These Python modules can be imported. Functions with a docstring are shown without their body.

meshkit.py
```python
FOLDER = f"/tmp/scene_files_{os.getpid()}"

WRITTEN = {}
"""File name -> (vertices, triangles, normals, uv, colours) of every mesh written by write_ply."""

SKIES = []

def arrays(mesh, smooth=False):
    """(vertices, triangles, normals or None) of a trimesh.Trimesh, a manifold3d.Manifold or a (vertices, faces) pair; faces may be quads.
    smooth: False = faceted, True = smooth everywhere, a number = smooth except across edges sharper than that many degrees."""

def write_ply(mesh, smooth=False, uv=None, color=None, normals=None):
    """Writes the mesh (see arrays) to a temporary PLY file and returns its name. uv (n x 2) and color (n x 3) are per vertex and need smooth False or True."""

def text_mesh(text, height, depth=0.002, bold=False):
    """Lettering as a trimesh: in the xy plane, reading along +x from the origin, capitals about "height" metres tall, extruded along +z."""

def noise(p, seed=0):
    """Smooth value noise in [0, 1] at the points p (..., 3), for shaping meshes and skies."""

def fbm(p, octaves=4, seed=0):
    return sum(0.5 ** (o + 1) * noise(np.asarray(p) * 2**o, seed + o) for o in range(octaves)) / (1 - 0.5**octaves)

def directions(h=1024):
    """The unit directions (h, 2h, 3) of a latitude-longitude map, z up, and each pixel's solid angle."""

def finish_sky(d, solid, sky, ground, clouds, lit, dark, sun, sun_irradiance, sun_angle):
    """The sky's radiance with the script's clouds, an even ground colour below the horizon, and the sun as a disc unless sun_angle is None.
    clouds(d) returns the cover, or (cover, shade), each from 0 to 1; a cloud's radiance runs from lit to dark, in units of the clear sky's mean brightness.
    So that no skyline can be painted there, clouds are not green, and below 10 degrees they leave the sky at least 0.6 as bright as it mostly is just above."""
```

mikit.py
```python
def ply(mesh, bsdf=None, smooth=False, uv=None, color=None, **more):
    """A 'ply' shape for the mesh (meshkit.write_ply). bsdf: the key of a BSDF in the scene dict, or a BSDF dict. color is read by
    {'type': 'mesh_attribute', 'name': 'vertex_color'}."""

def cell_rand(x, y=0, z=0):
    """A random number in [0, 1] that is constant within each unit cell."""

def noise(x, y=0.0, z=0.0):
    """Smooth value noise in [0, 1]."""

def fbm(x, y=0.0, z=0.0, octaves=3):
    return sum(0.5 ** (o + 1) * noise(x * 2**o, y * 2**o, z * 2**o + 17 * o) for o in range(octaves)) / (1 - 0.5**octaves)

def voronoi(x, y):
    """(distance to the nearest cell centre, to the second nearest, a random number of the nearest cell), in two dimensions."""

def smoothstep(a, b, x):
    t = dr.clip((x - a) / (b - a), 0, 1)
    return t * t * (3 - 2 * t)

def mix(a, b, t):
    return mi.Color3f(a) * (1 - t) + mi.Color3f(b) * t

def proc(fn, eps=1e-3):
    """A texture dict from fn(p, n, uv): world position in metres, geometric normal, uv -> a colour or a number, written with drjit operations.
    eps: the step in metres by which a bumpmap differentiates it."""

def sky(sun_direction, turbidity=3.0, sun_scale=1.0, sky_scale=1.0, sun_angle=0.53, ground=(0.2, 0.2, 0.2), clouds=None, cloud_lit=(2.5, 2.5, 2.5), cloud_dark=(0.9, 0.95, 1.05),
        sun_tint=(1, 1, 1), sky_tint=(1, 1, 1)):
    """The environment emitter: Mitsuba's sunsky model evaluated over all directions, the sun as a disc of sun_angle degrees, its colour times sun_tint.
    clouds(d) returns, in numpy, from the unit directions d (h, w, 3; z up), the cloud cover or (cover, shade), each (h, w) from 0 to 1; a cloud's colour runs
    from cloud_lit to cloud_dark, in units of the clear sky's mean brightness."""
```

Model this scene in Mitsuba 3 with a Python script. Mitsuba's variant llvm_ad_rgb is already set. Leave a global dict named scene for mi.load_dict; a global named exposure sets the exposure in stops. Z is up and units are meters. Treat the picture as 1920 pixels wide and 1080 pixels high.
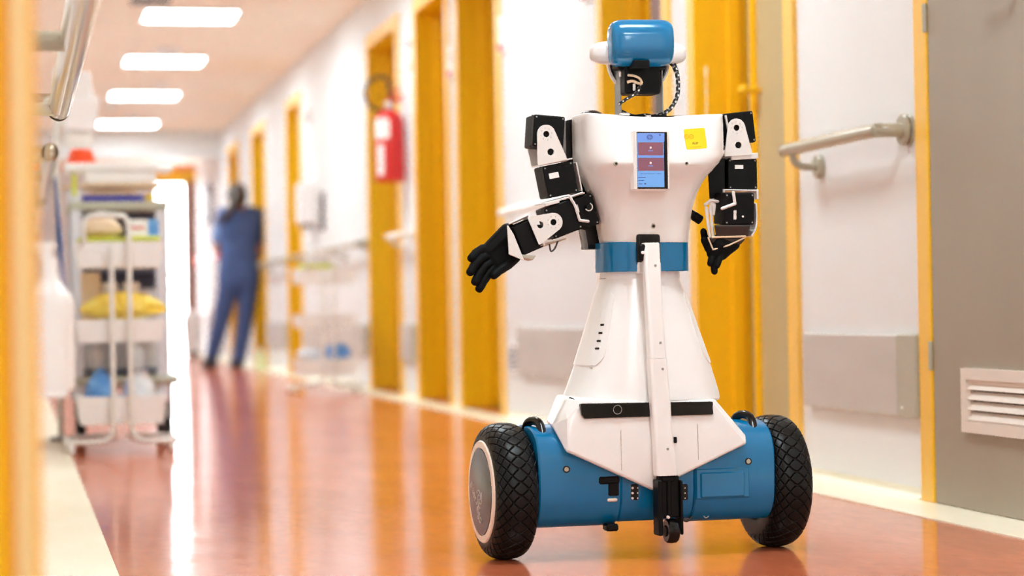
import math, random
import numpy as np, trimesh, mitsuba as mi, mikit, meshkit
import drjit as dr
from manifold3d import Manifold, CrossSection
from shapely.geometry import Polygon, Point, box as sbox
from mikit import fbm, noise, smoothstep, mix

# ---------------------------------------------------------------- camera, light levels, exposure
F_PX, ROLL, YAW, PITCH = 4200.0, 0.0165, 0.21808, 0.00944
EYE = np.array([0, 0, 0.49])
_F0 = np.array([math.sin(YAW), math.cos(YAW), 0]); _Z = np.array([0, 0, 1.0])
FWD = _F0 * math.cos(PITCH) + _Z * math.sin(PITCH)
_R0 = np.array([math.cos(YAW), -math.sin(YAW), 0]); _U0 = _Z * math.cos(PITCH) - _F0 * math.sin(PITCH)
RGT = _R0 * math.cos(ROLL) - _U0 * math.sin(ROLL)
UP = _U0 * math.cos(ROLL) + _R0 * math.sin(ROLL)
T = mi.ScalarTransform4f
scene, labels = {}, {}
scene['camera'] = {'type': 'thinlens', 'to_world': T().look_at(origin=EYE.tolist(), target=(EYE + FWD).tolist(), up=UP.tolist()),
                   'fov': math.degrees(2 * math.atan(960 / F_PX)), 'fov_axis': 'x', 'aperture_radius': 0.014, 'focus_distance': 4.42,
                   'near_clip': 0.05, 'far_clip': 100.0}
exposure = 0.88
PANEL_L = 15.0          # radiance of the ceiling panels
WINDOW_L = 7.0          # radiance of the frosted glass door at the far end
W = 2.18                # right wall plane; the left wall stands at x = LW
LW = 0.01
H = 2.46                # ceiling
END = 24.15

def ray(px, py): return FWD + RGT * (px - 960) / F_PX + UP * (540 - py) / F_PX
def at(px, py, y):      # the point of the plane y = const that the photograph shows at a pixel
    d = ray(px, py); return EYE + d * (y / d[1])
def atx(px, py, x):
    d = ray(px, py); return EYE + d * (x / d[0])

# ---------------------------------------------------------------- materials
def lin(r, g, b): return [((c / 255 + 0.055) / 1.055) ** 2.4 if c > 10 else c / 255 / 12.92 for c in (r, g, b)]
def rgb(c): return {'type': 'rgb', 'value': list(map(float, c))}
def pbr(name, c, rough=0.5, **k):
    b = {'type': 'principled', 'base_color': c if isinstance(c, dict) else rgb(c), 'roughness': rough}
    b.update(k); scene['mat_' + name] = {'type': 'twosided', 'bsdf': b}; return 'mat_' + name
def tint(a, b, sx, sy, sz, octaves=3):
    a, b = lin(*a), lin(*b)
    return mikit.proc(lambda p, n, uv: mix(a, b, fbm(p.x * sx, p.y * sy, p.z * sz, octaves)))

def floor_fn(p, n, uv):
    f = fbm(p.x * 9, p.y * 3, 0, 4); s = fbm(p.x * 60, p.y * 25, 3, 3); w = fbm(p.x * 1.3, p.y * 0.7, 7, 3)
    c = mix(lin(146, 72, 44), lin(184, 100, 64), dr.clip(f * 0.6 + s * 0.55 - 0.1, 0, 1))
    return mix(c, lin(176, 98, 70), smoothstep(0.4, 0.75, w) * 0.55)
M_FLOOR = pbr('floor', mikit.proc(floor_fn), mikit.proc(lambda p, n, uv: 0.085 + 0.07 * fbm(p.x * 5, p.y * 12, 1, 3)), specular=1.0)
scene['mat_floor'] = {'type': 'bumpmap', 'arbitrary': {'type': 'proc', **{k: v for k, v in mikit.proc(lambda p, n, uv: fbm(p.x * 14, p.y * 30, 0, 3), eps=2e-3).items() if k != 'type'}}, 'scale': 0.00035,
                      'bsdf': scene['mat_floor']['bsdf']}
M_STRIP = pbr('strip', tint((226, 220, 196), (236, 232, 212), 6, 3, 6), 0.28, specular=0.5)
M_WALL = pbr('wall', tint((224, 226, 227), (231, 232, 232), 2, 1.2, 2), 0.5, specular=0.35)
M_CEIL = pbr('ceiling', tint((248, 234, 214), (252, 240, 224), 3, 1, 3), 0.6, specular=0.2)
M_JOINT = pbr('joint', lin(150, 130, 110), 0.8)
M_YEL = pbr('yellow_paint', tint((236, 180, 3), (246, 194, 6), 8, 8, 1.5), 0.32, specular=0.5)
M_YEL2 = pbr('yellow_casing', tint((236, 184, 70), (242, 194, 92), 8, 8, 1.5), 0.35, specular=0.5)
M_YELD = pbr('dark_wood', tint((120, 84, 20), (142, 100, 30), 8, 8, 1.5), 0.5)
M_PALE = pbr('pale_yellow', lin(240, 208, 146), 0.4)
M_WORN = pbr('worn_paint', lin(250, 240, 200), 0.6)
M_DOORG = pbr('door_grey', tint((150, 138, 122), (160, 150, 134), 5, 5, 2), 0.42, specular=0.4)
M_DOORT = pbr('door_tan', tint((186, 170, 130), (194, 180, 142), 5, 5, 2), 0.42, specular=0.4)
M_DOORV = pbr('door_violet', tint((150, 142, 160), (164, 156, 172), 5, 5, 2), 0.42, specular=0.4)
M_BUMP = pbr('bumper_board', tint((186, 180, 174), (198, 192, 186), 6, 3, 9), 0.4)
M_CAP = pbr('bumper_cap', lin(176, 172, 156), 0.4)
M_RAIL = pbr('rail', lin(168, 160, 140), 0.2, specular=0.6)
M_RAILC = pbr('rail_polished', lin(206, 196, 176), 0.10, metallic=0.75, specular=0.6)
M_RAILW = pbr('rail_pale', lin(238, 238, 232), 0.25, specular=0.6)
M_GREY = pbr('grey_plastic', lin(150, 150, 148), 0.4)
M_LOUV = pbr('louvre', lin(222, 212, 202), 0.4)
M_DARK = pbr('dark_gap', lin(32, 26, 20), 0.8)
M_SHEL = pbr('robot_white', lin(240, 240, 238), 0.17, specular=0.5, clearcoat=0.6, clearcoat_gloss=0.93)
M_BLUE = pbr('robot_blue', lin(0, 110, 160), 0.10, specular=0.38, clearcoat=0.8, clearcoat_gloss=0.95)
M_BLK = pbr('robot_black', lin(10, 10, 11), 0.42, specular=0.16)
M_BLKG = pbr('black_gloss', lin(7, 7, 8), 0.15, specular=0.4)
M_TYRE = pbr('tyre', lin(11, 11, 11), 0.36, specular=0.28)
M_ALU = pbr('aluminium', lin(228, 226, 222), 0.33, specular=0.6, clearcoat=0.3)
M_MET = pbr('steel', lin(190, 190, 190), 0.25, metallic=0.9)
M_GLOVE = pbr('glove', lin(9, 9, 10), 0.6, specular=0.12)
M_HUB = pbr('hub_disc', lin(70, 78, 88), 0.15, specular=0.6, clearcoat=0.6)
M_SILV = pbr('silver_print', lin(196, 196, 190), 0.4)
M_RING = pbr('hub_ring', lin(240, 228, 214), 0.3)
M_STICK = pbr('sticker', lin(250, 208, 6), 0.45)
M_INK = pbr('ink', lin(70, 56, 20), 0.6)
M_INKY = pbr('ink_pale', lin(206, 160, 10), 0.6)
M_LAB = pbr('white_label', lin(240, 240, 238), 0.5)
M_SEAM = pbr('seam', lin(176, 170, 160), 0.6)
M_RED = pbr('red_paint', lin(206, 14, 16), 0.25, specular=0.5, clearcoat=0.6)
M_ORG = pbr('orange_plastic', lin(244, 76, 14), 0.35)
M_WPL = pbr('white_plastic', lin(248, 248, 248), 0.35)
M_BPL = pbr('basket_plastic', lin(246, 246, 244), 0.4)
M_BOT = pbr('bottle_white', lin(244, 243, 240), 0.3)
M_BINB = pbr('blue_binder', lin(14, 22, 168), 0.4)
M_BAGY = pbr('yellow_bag', tint((246, 206, 40), (252, 232, 120), 30, 30, 30), 0.35)
M_BAGB = pbr('blue_bag', tint((16, 120, 214), (130, 190, 236), 40, 40, 40), 0.35)
M_CLEARW = pbr('pale_film', tint((222, 230, 238), (240, 242, 244), 30, 30, 30), 0.25)
M_LIME = pbr('lime', lin(206, 214, 60), 0.5)
M_CARD = pbr('cardboard', lin(232, 208, 176), 0.6)
M_CART = pbr('cart_grey', lin(188, 190, 174), 0.45)
M_CARTP = pbr('cart_post', lin(226, 228, 236), 0.4)
M_CARTD = pbr('cart_dark', lin(70, 76, 96), 0.5)
M_SALM = pbr('salmon', lin(240, 150, 112), 0.5)
M_BROWN = pbr('brown_leaf', lin(150, 116, 104), 0.5)
M_SCRUB = pbr('scrub_top', tint((62, 86, 138), (72, 96, 148), 10, 10, 10), 0.75, sheen=0.3)
M_SCRUBD = pbr('scrub_trousers', tint((54, 76, 126), (66, 88, 140), 10, 10, 10), 0.75, sheen=0.3)
M_SLEEVE = pbr('sleeve', lin(126, 160, 214), 0.75)
M_SKIN = pbr('skin', lin(206, 150, 122), 0.5)
M_HAIR = pbr('hair', lin(58, 42, 30), 0.5)
M_SHOE = pbr('shoe', lin(34, 36, 48), 0.5)
M_HOSE = pbr('hose', lin(52, 46, 44), 0.4)

def braid_fn(p, n, uv):
    a = dr.sin(uv.x * 6.2832 * 2 + uv.y * 470.0) + dr.sin(uv.x * 6.2832 * 2 - uv.y * 470.0)
    return mix(lin(22, 22, 24), lin(232, 232, 228), smoothstep(0.75, 1.2, a))
M_BRAID = pbr('braided_sleeve', mikit.proc(braid_fn), 0.5)
def carbon_fn(p, n, uv): return mix(lin(120, 124, 124), lin(196, 198, 198), noise(p.x * 420, p.y * 420, p.z * 420))
M_CARB = pbr('speckled_plate', mikit.proc(carbon_fn), 0.4)

# ---------------------------------------------------------------- mesh helpers
def tm(v, f): return trimesh.Trimesh(np.asarray(v, float), np.asarray(f, int), process=False)
def man(m): q = m.to_mesh(); return tm(q.vert_properties[:, :3], q.tri_verts)
def cat(*ms): return trimesh.util.concatenate([man(m) if isinstance(m, Manifold) else m for m in (ms[0] if len(ms) == 1 and isinstance(ms[0], (list, tuple)) else ms)])
def bx(x0, x1, y0, y1, z0, z1, c=0.0):
    """A box between limits, its edges chamfered by c."""
    lo, hi = np.minimum([x0, y0, z0], [x1, y1, z1]), np.maximum([x0, y0, z0], [x1, y1, z1])
    if c <= 0:
        m = trimesh.creation.box(extents=hi - lo); m.apply_translation((lo + hi) / 2); return m
    c = min(c, 0.45 * min(hi - lo)); pts = []
    for s in np.ndindex(2, 2, 2):
        p = np.where(np.array(s) == 1, hi, lo); d = np.where(np.array(s) == 1, -c, c)
        for k in range(3):
            q = p + d; q[k] = p[k]; pts.append(q)
    return trimesh.convex.convex_hull(np.array(pts))
def rbox(sx, sy, sz, r, seg=12):
    s = Manifold.sphere(r, seg)
    return man(Manifold.batch_hull([s.translate([a * (sx / 2 - r), b * (sy / 2 - r), c * (sz / 2 - r)]) for a in (-1, 1) for b in (-1, 1) for c in (-1, 1)]))
def hullr(pts, r, seg=10):
    s = Manifold.sphere(r, seg); return man(Manifold.batch_hull([s.translate(list(map(float, p))) for p in pts]))
def bone(a, ra, b, rb, seg=16):
    return Manifold.batch_hull([Manifold.sphere(ra, seg).translate(list(map(float, a))), Manifold.sphere(rb, seg).translate(list(map(float, b)))])
def blend(bones, edge=0.01, it=12):
    m = bones[0]
    for b in bones[1:]: m = m + b
    m = man(m.refine_to_length(edge)); m.merge_vertices()
    return trimesh.smoothing.filter_taubin(m, lamb=0.5, nu=0.52, iterations=it)
def spline(p, n=8):
    p = np.asarray(p, float); q = np.vstack([2 * p[0] - p[1], p, 2 * p[-1] - p[-2]]); out = []
    for i in range(1, len(q) - 2):
        for t in np.linspace(0, 1, n, endpoint=False):
            out.append(0.5 * (2 * q[i] + (q[i + 1] - q[i - 1]) * t + (2 * q[i - 1] - 5 * q[i] + 4 * q[i + 1] - q[i + 2]) * t * t + (3 * q[i] - q[i - 1] - 3 * q[i + 1] + q[i + 2]) * t ** 3))
    return np.array(out + [p[-1]])
def tube(p, r, seg=12, uv=False):
    p = np.asarray(p, float); n = len(p); rr = np.broadcast_to(np.asarray(r, float), (n,))
    t = np.gradient(p, axis=0); t /= np.linalg.norm(t, axis=1, keepdims=True) + 1e-12
    a = np.cross(t[0], [0, 0, 1.0] if abs(t[0][2]) < 0.9 else [1.0, 0, 0]); a /= np.linalg.norm(a)
    ang = np.arange(seg) / seg * 2 * np.pi; v = []
    for i in range(n):
        a = a - t[i] * (a @ t[i]); a /= np.linalg.norm(a); b = np.cross(t[i], a)
        v.append(p[i] + rr[i] * (np.cos(ang)[:, None] * a + np.sin(ang)[:, None] * b))
    v = np.vstack(v); f = []
    for i in range(n - 1):
        for k in range(seg):
            q = (k + 1) % seg; f += [[i * seg + k, i * seg + q, (i + 1) * seg + q], [i * seg + k, (i + 1) * seg + q, (i + 1) * seg + k]]
    v = np.vstack([v, p[0], p[-1]]); c0, c1 = n * seg, n * seg + 1
    for k in range(seg):
        q = (k + 1) % seg; f += [[c0, q, k], [c1, (n - 1) * seg + k, (n - 1) * seg + q]]
    m = tm(v, f)
    if uv:
        L = np.concatenate([[0], np.cumsum(np.linalg.norm(np.diff(p, axis=0), axis=1))])
        m.metadata['uv'] = np.vstack([np.stack([np.tile(np.arange(seg) / seg, n), np.repeat(L, seg)], 1), [[0, 0], [0, L[-1]]]])
    return m
def loft(rings, caps=True):
    rings = [np.asarray(r, float) for r in rings]; n = len(rings[0]); v = np.vstack(rings); f = []
    for i in range(len(rings) - 1):
        for k in range(n):
            q = (k + 1) % n; f += [[i * n + k, i * n + q, (i + 1) * n + q], [i * n + k, (i + 1) * n + q, (i + 1) * n + k]]
    if caps:
        v = np.vstack([v, rings[0].mean(0), rings[-1].mean(0)]); a = len(v) - 2; e = (len(rings) - 1) * n
        for k in range(n): q = (k + 1) % n; f += [[a, q, k], [a + 1, e + k, e + q]]
    m = tm(v, f)
    if m.volume < 0: m.invert()
    return m
def lathe(prof, seg=32, axis='z'):
    """prof: (radius, height) pairs, revolved about an axis through the origin."""
    ang = np.arange(seg) / seg * 2 * np.pi
    rings = [np.stack([r * np.cos(ang), r * np.sin(ang), np.full(seg, h)], 1) for r, h in prof]
    m = loft(rings)
    if axis == 'x': m.vertices = m.vertices[:, [2, 0, 1]]
    if axis == 'y': m.vertices = m.vertices[:, [1, 2, 0]]
    return m
def superell(cx, cy, z, ax, ay, n=3.0, seg=64):
    t = np.arange(seg) / seg * 2 * np.pi; c, s = np.cos(t), np.sin(t)
    return np.stack([cx + ax * np.sign(c) * np.abs(c) ** (2 / n), cy + ay * np.sign(s) * np.abs(s) ** (2 / n), np.full(seg, z)], 1)
def cyl(p0, p1, r, seg=20, c=0.0):
    p0, p1 = np.asarray(p0, float), np.asarray(p1, float); d = p1 - p0; L = np.linalg.norm(d); d = d / L
    if c > 0: return tube([p0, p0 + d * c * 0.01, p0 + d * c, p1 - d * c, p1 - d * c * 0.01, p1], [r - c, r - c, r, r, r - c, r - c], seg)
    return tube([p0, p1], r, seg)
def ext(poly, depth):    # a shapely polygon (a, b), extruded along +c
    gs = getattr(poly, 'geoms', [poly]); return cat([trimesh.creation.extrude_polygon(g, depth, engine='earcut') for g in gs])
def to_yz(m, x): m = m.copy(); m.vertices = np.stack([x + m.vertices[:, 2], m.vertices[:, 0], m.vertices[:, 1]], 1); return m     # (y, z) polygon, extruded along +x
def to_xz(m, y): m = m.copy(); m.vertices = np.stack([m.vertices[:, 0], y + m.vertices[:, 2], m.vertices[:, 1]], 1); m.invert(); return m   # (x, z) polygon, extruded along +y
def move(m, M): m = man(m) if isinstance(m, Manifold) else m.copy(); m.apply_transform(M); return m
def RT(loc=(0, 0, 0), rz=0.0): M = trimesh.transformations.rotation_matrix(rz, [0, 0, 1]); M[:3, 3] = loc; return M

# ---------------------------------------------------------------- scene helpers
def fresh(key):
    if key not in scene and not any(k.startswith(key + '__') for k in scene) and key not in labels: return key
    i = 1
    while f'{key}_{i:03d}' in scene or f'{key}_{i:03d}' in labels or any(k.startswith(f'{key}_{i:03d}__') for k in scene): i += 1
    return f'{key}_{i:03d}'
def thing(name, label, category, group=None):
    k = fresh(name); labels[k] = {'label': label, 'category': category}
    if group: labels[k]['group'] = group
    return k
def struct(name, label=None):
    labels[name] = {'kind': 'structure', **({'label': label} if label else {})}; return name
def part(holder, name, mesh, mat, smooth=30, M=None, label=None, **k):
    key = fresh(f'{holder}__{name}') if name else holder
    if isinstance(mesh, Manifold): mesh = man(mesh)
    if M is not None: mesh = move(mesh, M)
    if 'uv' in mesh.metadata: k['uv'] = mesh.metadata['uv']; smooth = True
    scene[key] = mikit.ply(mesh, mat, smooth=smooth, **k)
    if label: labels[key] = {'label': label}
    return key

# ================================================================ the setting
Y0 = -4.5
fl = bx(-2.6, W + 0.4, Y0 - 0.2, 29, -0.1, 0)
part(struct('floor', 'glossy orange linoleum floor of the corridor'), '', fl, 'mat_floor', False)

# doors of the right wall: (near y, far y, leaf material, recessed)
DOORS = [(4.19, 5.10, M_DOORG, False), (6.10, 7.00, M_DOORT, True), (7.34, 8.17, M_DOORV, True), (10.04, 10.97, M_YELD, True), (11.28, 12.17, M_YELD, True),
         (12.80, 13.88, M_DOORV, True), (17.36, 18.18, M_YELD, True), (19.90, 20.90, M_YELD, True), (22.32, 23.25, M_YELD, True), (1.0, 2.0, M_DOORG, False)]
HEAD = 2.15
def wall_poly(y0, y1, openings):
    p = sbox(y0, 0, y1, H + 0.1)
    for a, b in openings: p = p.difference(sbox(a, -0.1, b, HEAD))
    return p
part(struct('wall_right', 'white painted wall along the right of the corridor'), '', to_yz(ext(wall_poly(Y0, 29, [d[:2] for d in DOORS]), 0.22), W), M_WALL, False)
LDOORS = [(-0.35, 2.0), (4.98, 5.92), (11.7, 12.5)]
part(struct('wall_left', 'white painted wall along the left of the corridor'), '', to_yz(ext(wall_poly(Y0, 29, LDOORS), 0.2), LW - 0.2), M_WALL, False)
part(struct('wall_near'), '', bx(-0.19, W + 0.22, Y0 - 0.1, Y0, 0, H + 0.1), M_WALL, False)

# cream linoleum border, coved up the walls
def border(sign, xw, runs, y0, y1):
    w, r = 0.172, 0.022
    ms = [bx(xw, xw - sign * w, y0, y1, 0, 0.003)]
    for a, b in runs:
        prof = [(0, 0.003)] + [(r * (1 - math.sin(t)), 0.003 + r * (1 - math.cos(t))) for t in np.linspace(0, math.pi / 2, 7)] + [(0.0, 0.028)]
        prof = [(0, 0.0035)] + [(p[0], p[1]) for p in prof[1:-1]] + [(-0.0, 0.03)]
        poly = [(xw - sign * (p[0] + 0.001), p[1]) for p in prof]
        n = len(poly); v = [(x, a, z) for x, z in poly] + [(x, b, z) for x, z in poly]; f = []
        for k in range(n):
            q = (k + 1) % n; f += [[k, q, n + q], [k, n + q, n + k]]
        f += [[0, k, k + 1] for k in range(1, n - 1)] + [[n, n + k + 1, n + k] for k in range(1, n - 1)]
        m = tm(v, f); m.fix_normals(); ms.append(m)
    return cat(ms)
def gaps(doors, y0, y1, c=0.08):
    out, y = [], y0
    for a, b in sorted(doors):
        if a - c > y: out.append((y, a - c))
        y = b + c
    out.append((y, y1)); return out
part(struct('baseboard_right', 'cream linoleum border coved up the right wall'), '', border(1, W, gaps([d[:2] for d in DOORS], Y0, 28), Y0, 28), M_STRIP, 40)
part(struct('baseboard_left', 'cream linoleum border coved up the left wall'), '', border(-1, LW, gaps(LDOORS, Y0, 28), Y0, 28), M_STRIP, 40)

# ceiling: metal planks across the corridor below a slab
struct('ceiling', 'pale ceiling of metal planks laid across the corridor')
part('ceiling', '', bx(-2.6, W + 0.3, Y0 - 0.2, 29, H + 0.012, H + 0.1), M_JOINT, False)
y = Y0
rnd = random.Random(4)
while y < END - 0.01:
    y1 = min(y + 0.3, END) if y > 5 else min(y + 1.5, END)
    part('ceiling', 'plank', bx(LW, W, y + 0.003, y1 - 0.003, H - rnd.uniform(0, 0.002), H + 0.012), M_CEIL, False)
    y = y1

# yellow door frames and leaves
def right_door(i, a, b, leaf, deep):
    k = struct(f'door_{i}', 'grey door in a yellow frame on the right wall' if leaf in (M_DOORG, M_DOORT, M_DOORV) else 'door in a deep yellow frame on the right wall')
    d = 0.166 if deep else 0.03
    cw, ct = 0.062, 0.014
    for nm, y0, y1 in (('jamb', b - 0.018, b), ('jamb', a, a + 0.018)):
        part(k, nm, bx(W - ct, W + 0.21, y0, y1, 0.004, HEAD, 0.002), M_YEL, False)
    part(k, 'head', bx(W - ct, W + 0.21, a, b, HEAD - 0.018, HEAD, 0.002), M_YEL, False)
    if deep:      # door stop and rebate
        part(k, 'stop', bx(W + 0.10, W + 0.14, b - 0.03, b - 0.018, 0.004, HEAD - 0.018, 0.002), M_YEL, False)
    out = sbox(a - cw, 0.004, b + cw, HEAD + cw).difference(sbox(a + 0.002, -1, b - 0.002, HEAD - 0.002))
    part(k, 'casing', to_yz(ext(out, ct), W - ct), M_YEL2, False)
    x = W + d
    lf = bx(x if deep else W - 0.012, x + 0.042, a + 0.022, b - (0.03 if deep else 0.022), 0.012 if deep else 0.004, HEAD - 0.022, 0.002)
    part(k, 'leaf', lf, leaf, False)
    if deep:      # the second door stands a little ajar at its far edge
        g = 0.066 if i == 2 else 0.012
        part(k, 'edge_strip', bx(x - 0.012, x + 0.04, b - 0.059 - g, b - 0.019 - g, 0.014, HEAD - 0.024, 0.002), M_YEL, False)
        part(k, 'gap', bx(x + 0.004, x + 0.03, b - 0.019 - g, b - 0.019, 0.014, HEAD - 0.024), M_DARK, False)
    return k
for i, (a, b, leaf, deep) in enumerate(DOORS, 1):
    right_door(i, a, b, leaf, deep)
# the nearest door: louvre, hinges, yellow lever; shadow gap below the leaf
x1 = W - 0.012
v0, v1, z0, z1 = 4.42, 4.89, 0.186, 0.335
fr = sbox(v0, z0, v1, z1).difference(sbox(v0 + 0.028, z0 + 0.026, v1 - 0.028, z1 - 0.026))
lk = part('door_1', 'louvre', to_yz(ext(fr, 0.014), x1 - 0.014), M_LOUV, False)
inner = sbox(v0 + 0.02, z0 + 0.018, v1 - 0.02, z1 - 0.018).difference(sbox(v0 + 0.042, z0 + 0.036, v1 - 0.042, z1 - 0.036))
part(lk, 'inner_frame', to_yz(ext(inner, 0.009), x1 - 0.009), M_LOUV, False)
part(lk, 'backing', bx(x1 - 0.002, x1, v0 + 0.02, v1 - 0.02, z0 + 0.02, z1 - 0.02), M_DARK, False)
for j in range(4):
    zz = z0 + 0.03 + j * 0.0235
    prof = Polygon([(x1 - 0.012, zz), (x1 - 0.0105, zz - 0.001), (x1 - 0.001, zz + 0.017), (x1 - 0.0025, zz + 0.019)])
    part(lk, 'slat', to_xz(ext(prof, v1 - v0 - 0.06), v0 + 0.03), M_LOUV, False)
for zz in (1.18, 0.36): part('door_1', 'hinge', cyl((x1 - 0.004, 5.085, zz - 0.035), (x1 - 0.004, 5.085, zz + 0.035), 0.006, 12, 0.002), M_CAP, 30)
part('door_1', 'handle', cat(cyl((x1, 4.57, 1.19), (x1 - 0.05, 4.57, 1.19), 0.011, 14, 0.003), tube(spline([(x1 - 0.05, 4.57, 1.19), (x1 - 0.052, 4.60, 1.19), (x1 - 0.05, 4.69, 1.188)]), 0.010, 12)), M_YEL, 40, label='yellow lever handle')
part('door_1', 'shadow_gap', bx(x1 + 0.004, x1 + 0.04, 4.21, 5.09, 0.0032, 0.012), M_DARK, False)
part('door_2', 'handle', cat(cyl((W + 0.168, 6.85, 1.18), (W + 0.115, 6.85, 1.18), 0.010, 12, 0.003), trimesh.creation.icosphere(subdivisions=2, radius=0.02).apply_translation((W + 0.11, 6.85, 1.18))), M_YEL, 40, label='yellow door knob')
rnd = random.Random(9)
for j in range(9):   # chipped paint on the jamb of the second door
    zz = 1.08 + 0.022 * j + rnd.uniform(-.006, .006); s = rnd.uniform(0.006, 0.014)
    blob = Polygon([(W + 0.026 + s * 0.6 * math.cos(t) * rnd.uniform(.7, 1.2), zz + s * 1.6 * math.sin(t) * rnd.uniform(.7, 1.2)) for t in np.linspace(0, 2 * math.pi, 10, endpoint=False)])
    part('door_2', 'paint_chip', to_xz(ext(blob.buffer(0), 0.0006), 7.0 - 0.0186), M_WORN, False)

# left doorway in which the camera stands, its frame and the little room behind it
k = struct('door_11', 'yellow door frame at the left edge, close to the camera')
part(k, 'jamb', bx(-0.19, LW + 0.003, 1.985, 2.0, 0.003, HEAD, 0.002), M_YEL, False)
part(k, 'stop', bx(-0.10, -0.012, 1.965, 1.986, 0.003, HEAD, 0.003), M_YEL, False)
part(k, 'jamb', bx(-0.19, LW + 0.003, -0.35, -0.335, 0.003, HEAD, 0.002), M_YEL, False)
part(k, 'head', bx(-0.19, LW + 0.003, -0.335, 1.985, HEAD - 0.015, HEAD, 0.002), M_YEL, False)
part(k, 'pale_edge', bx(-0.004, LW + 0.004, 1.978, 1.986, 0.003, HEAD, 0.002), M_PALE, False)
part(k, 'casing', to_yz(ext(sbox(-0.41, 0.003, 2.06, HEAD + 0.06).difference(sbox(-0.35, -1, 2.0, HEAD)), 0.010), LW), M_YEL2, False)
for i, (a, b) in enumerate(LDOORS[1:], 12):
    k = struct(f'door_{i}', 'closed door in a yellow frame on the left wall')
    part(k, 'casing', to_yz(ext(sbox(a - 0.06, 0.003, b + 0.06, HEAD + 0.06).difference(sbox(a, -1, b, HEAD)), 0.010), LW), M_YEL, False)
    part(k, 'leaf', bx(-0.04, LW - 0.004, a, b, 0.004, HEAD, 0.002), M_DOORT, False)
for nm, b in (('wall_side_back', (-2.6, -2.5, -2.0, 2.6)), ('wall_side_near', (-2.5, -0.19, -2.0, -1.9)), ('wall_side_far', (-2.5, -0.19, 2.5, 2.6))):
    part(struct(nm), '', bx(*b, 0, H + 0.02), M_WALL, False)

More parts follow.
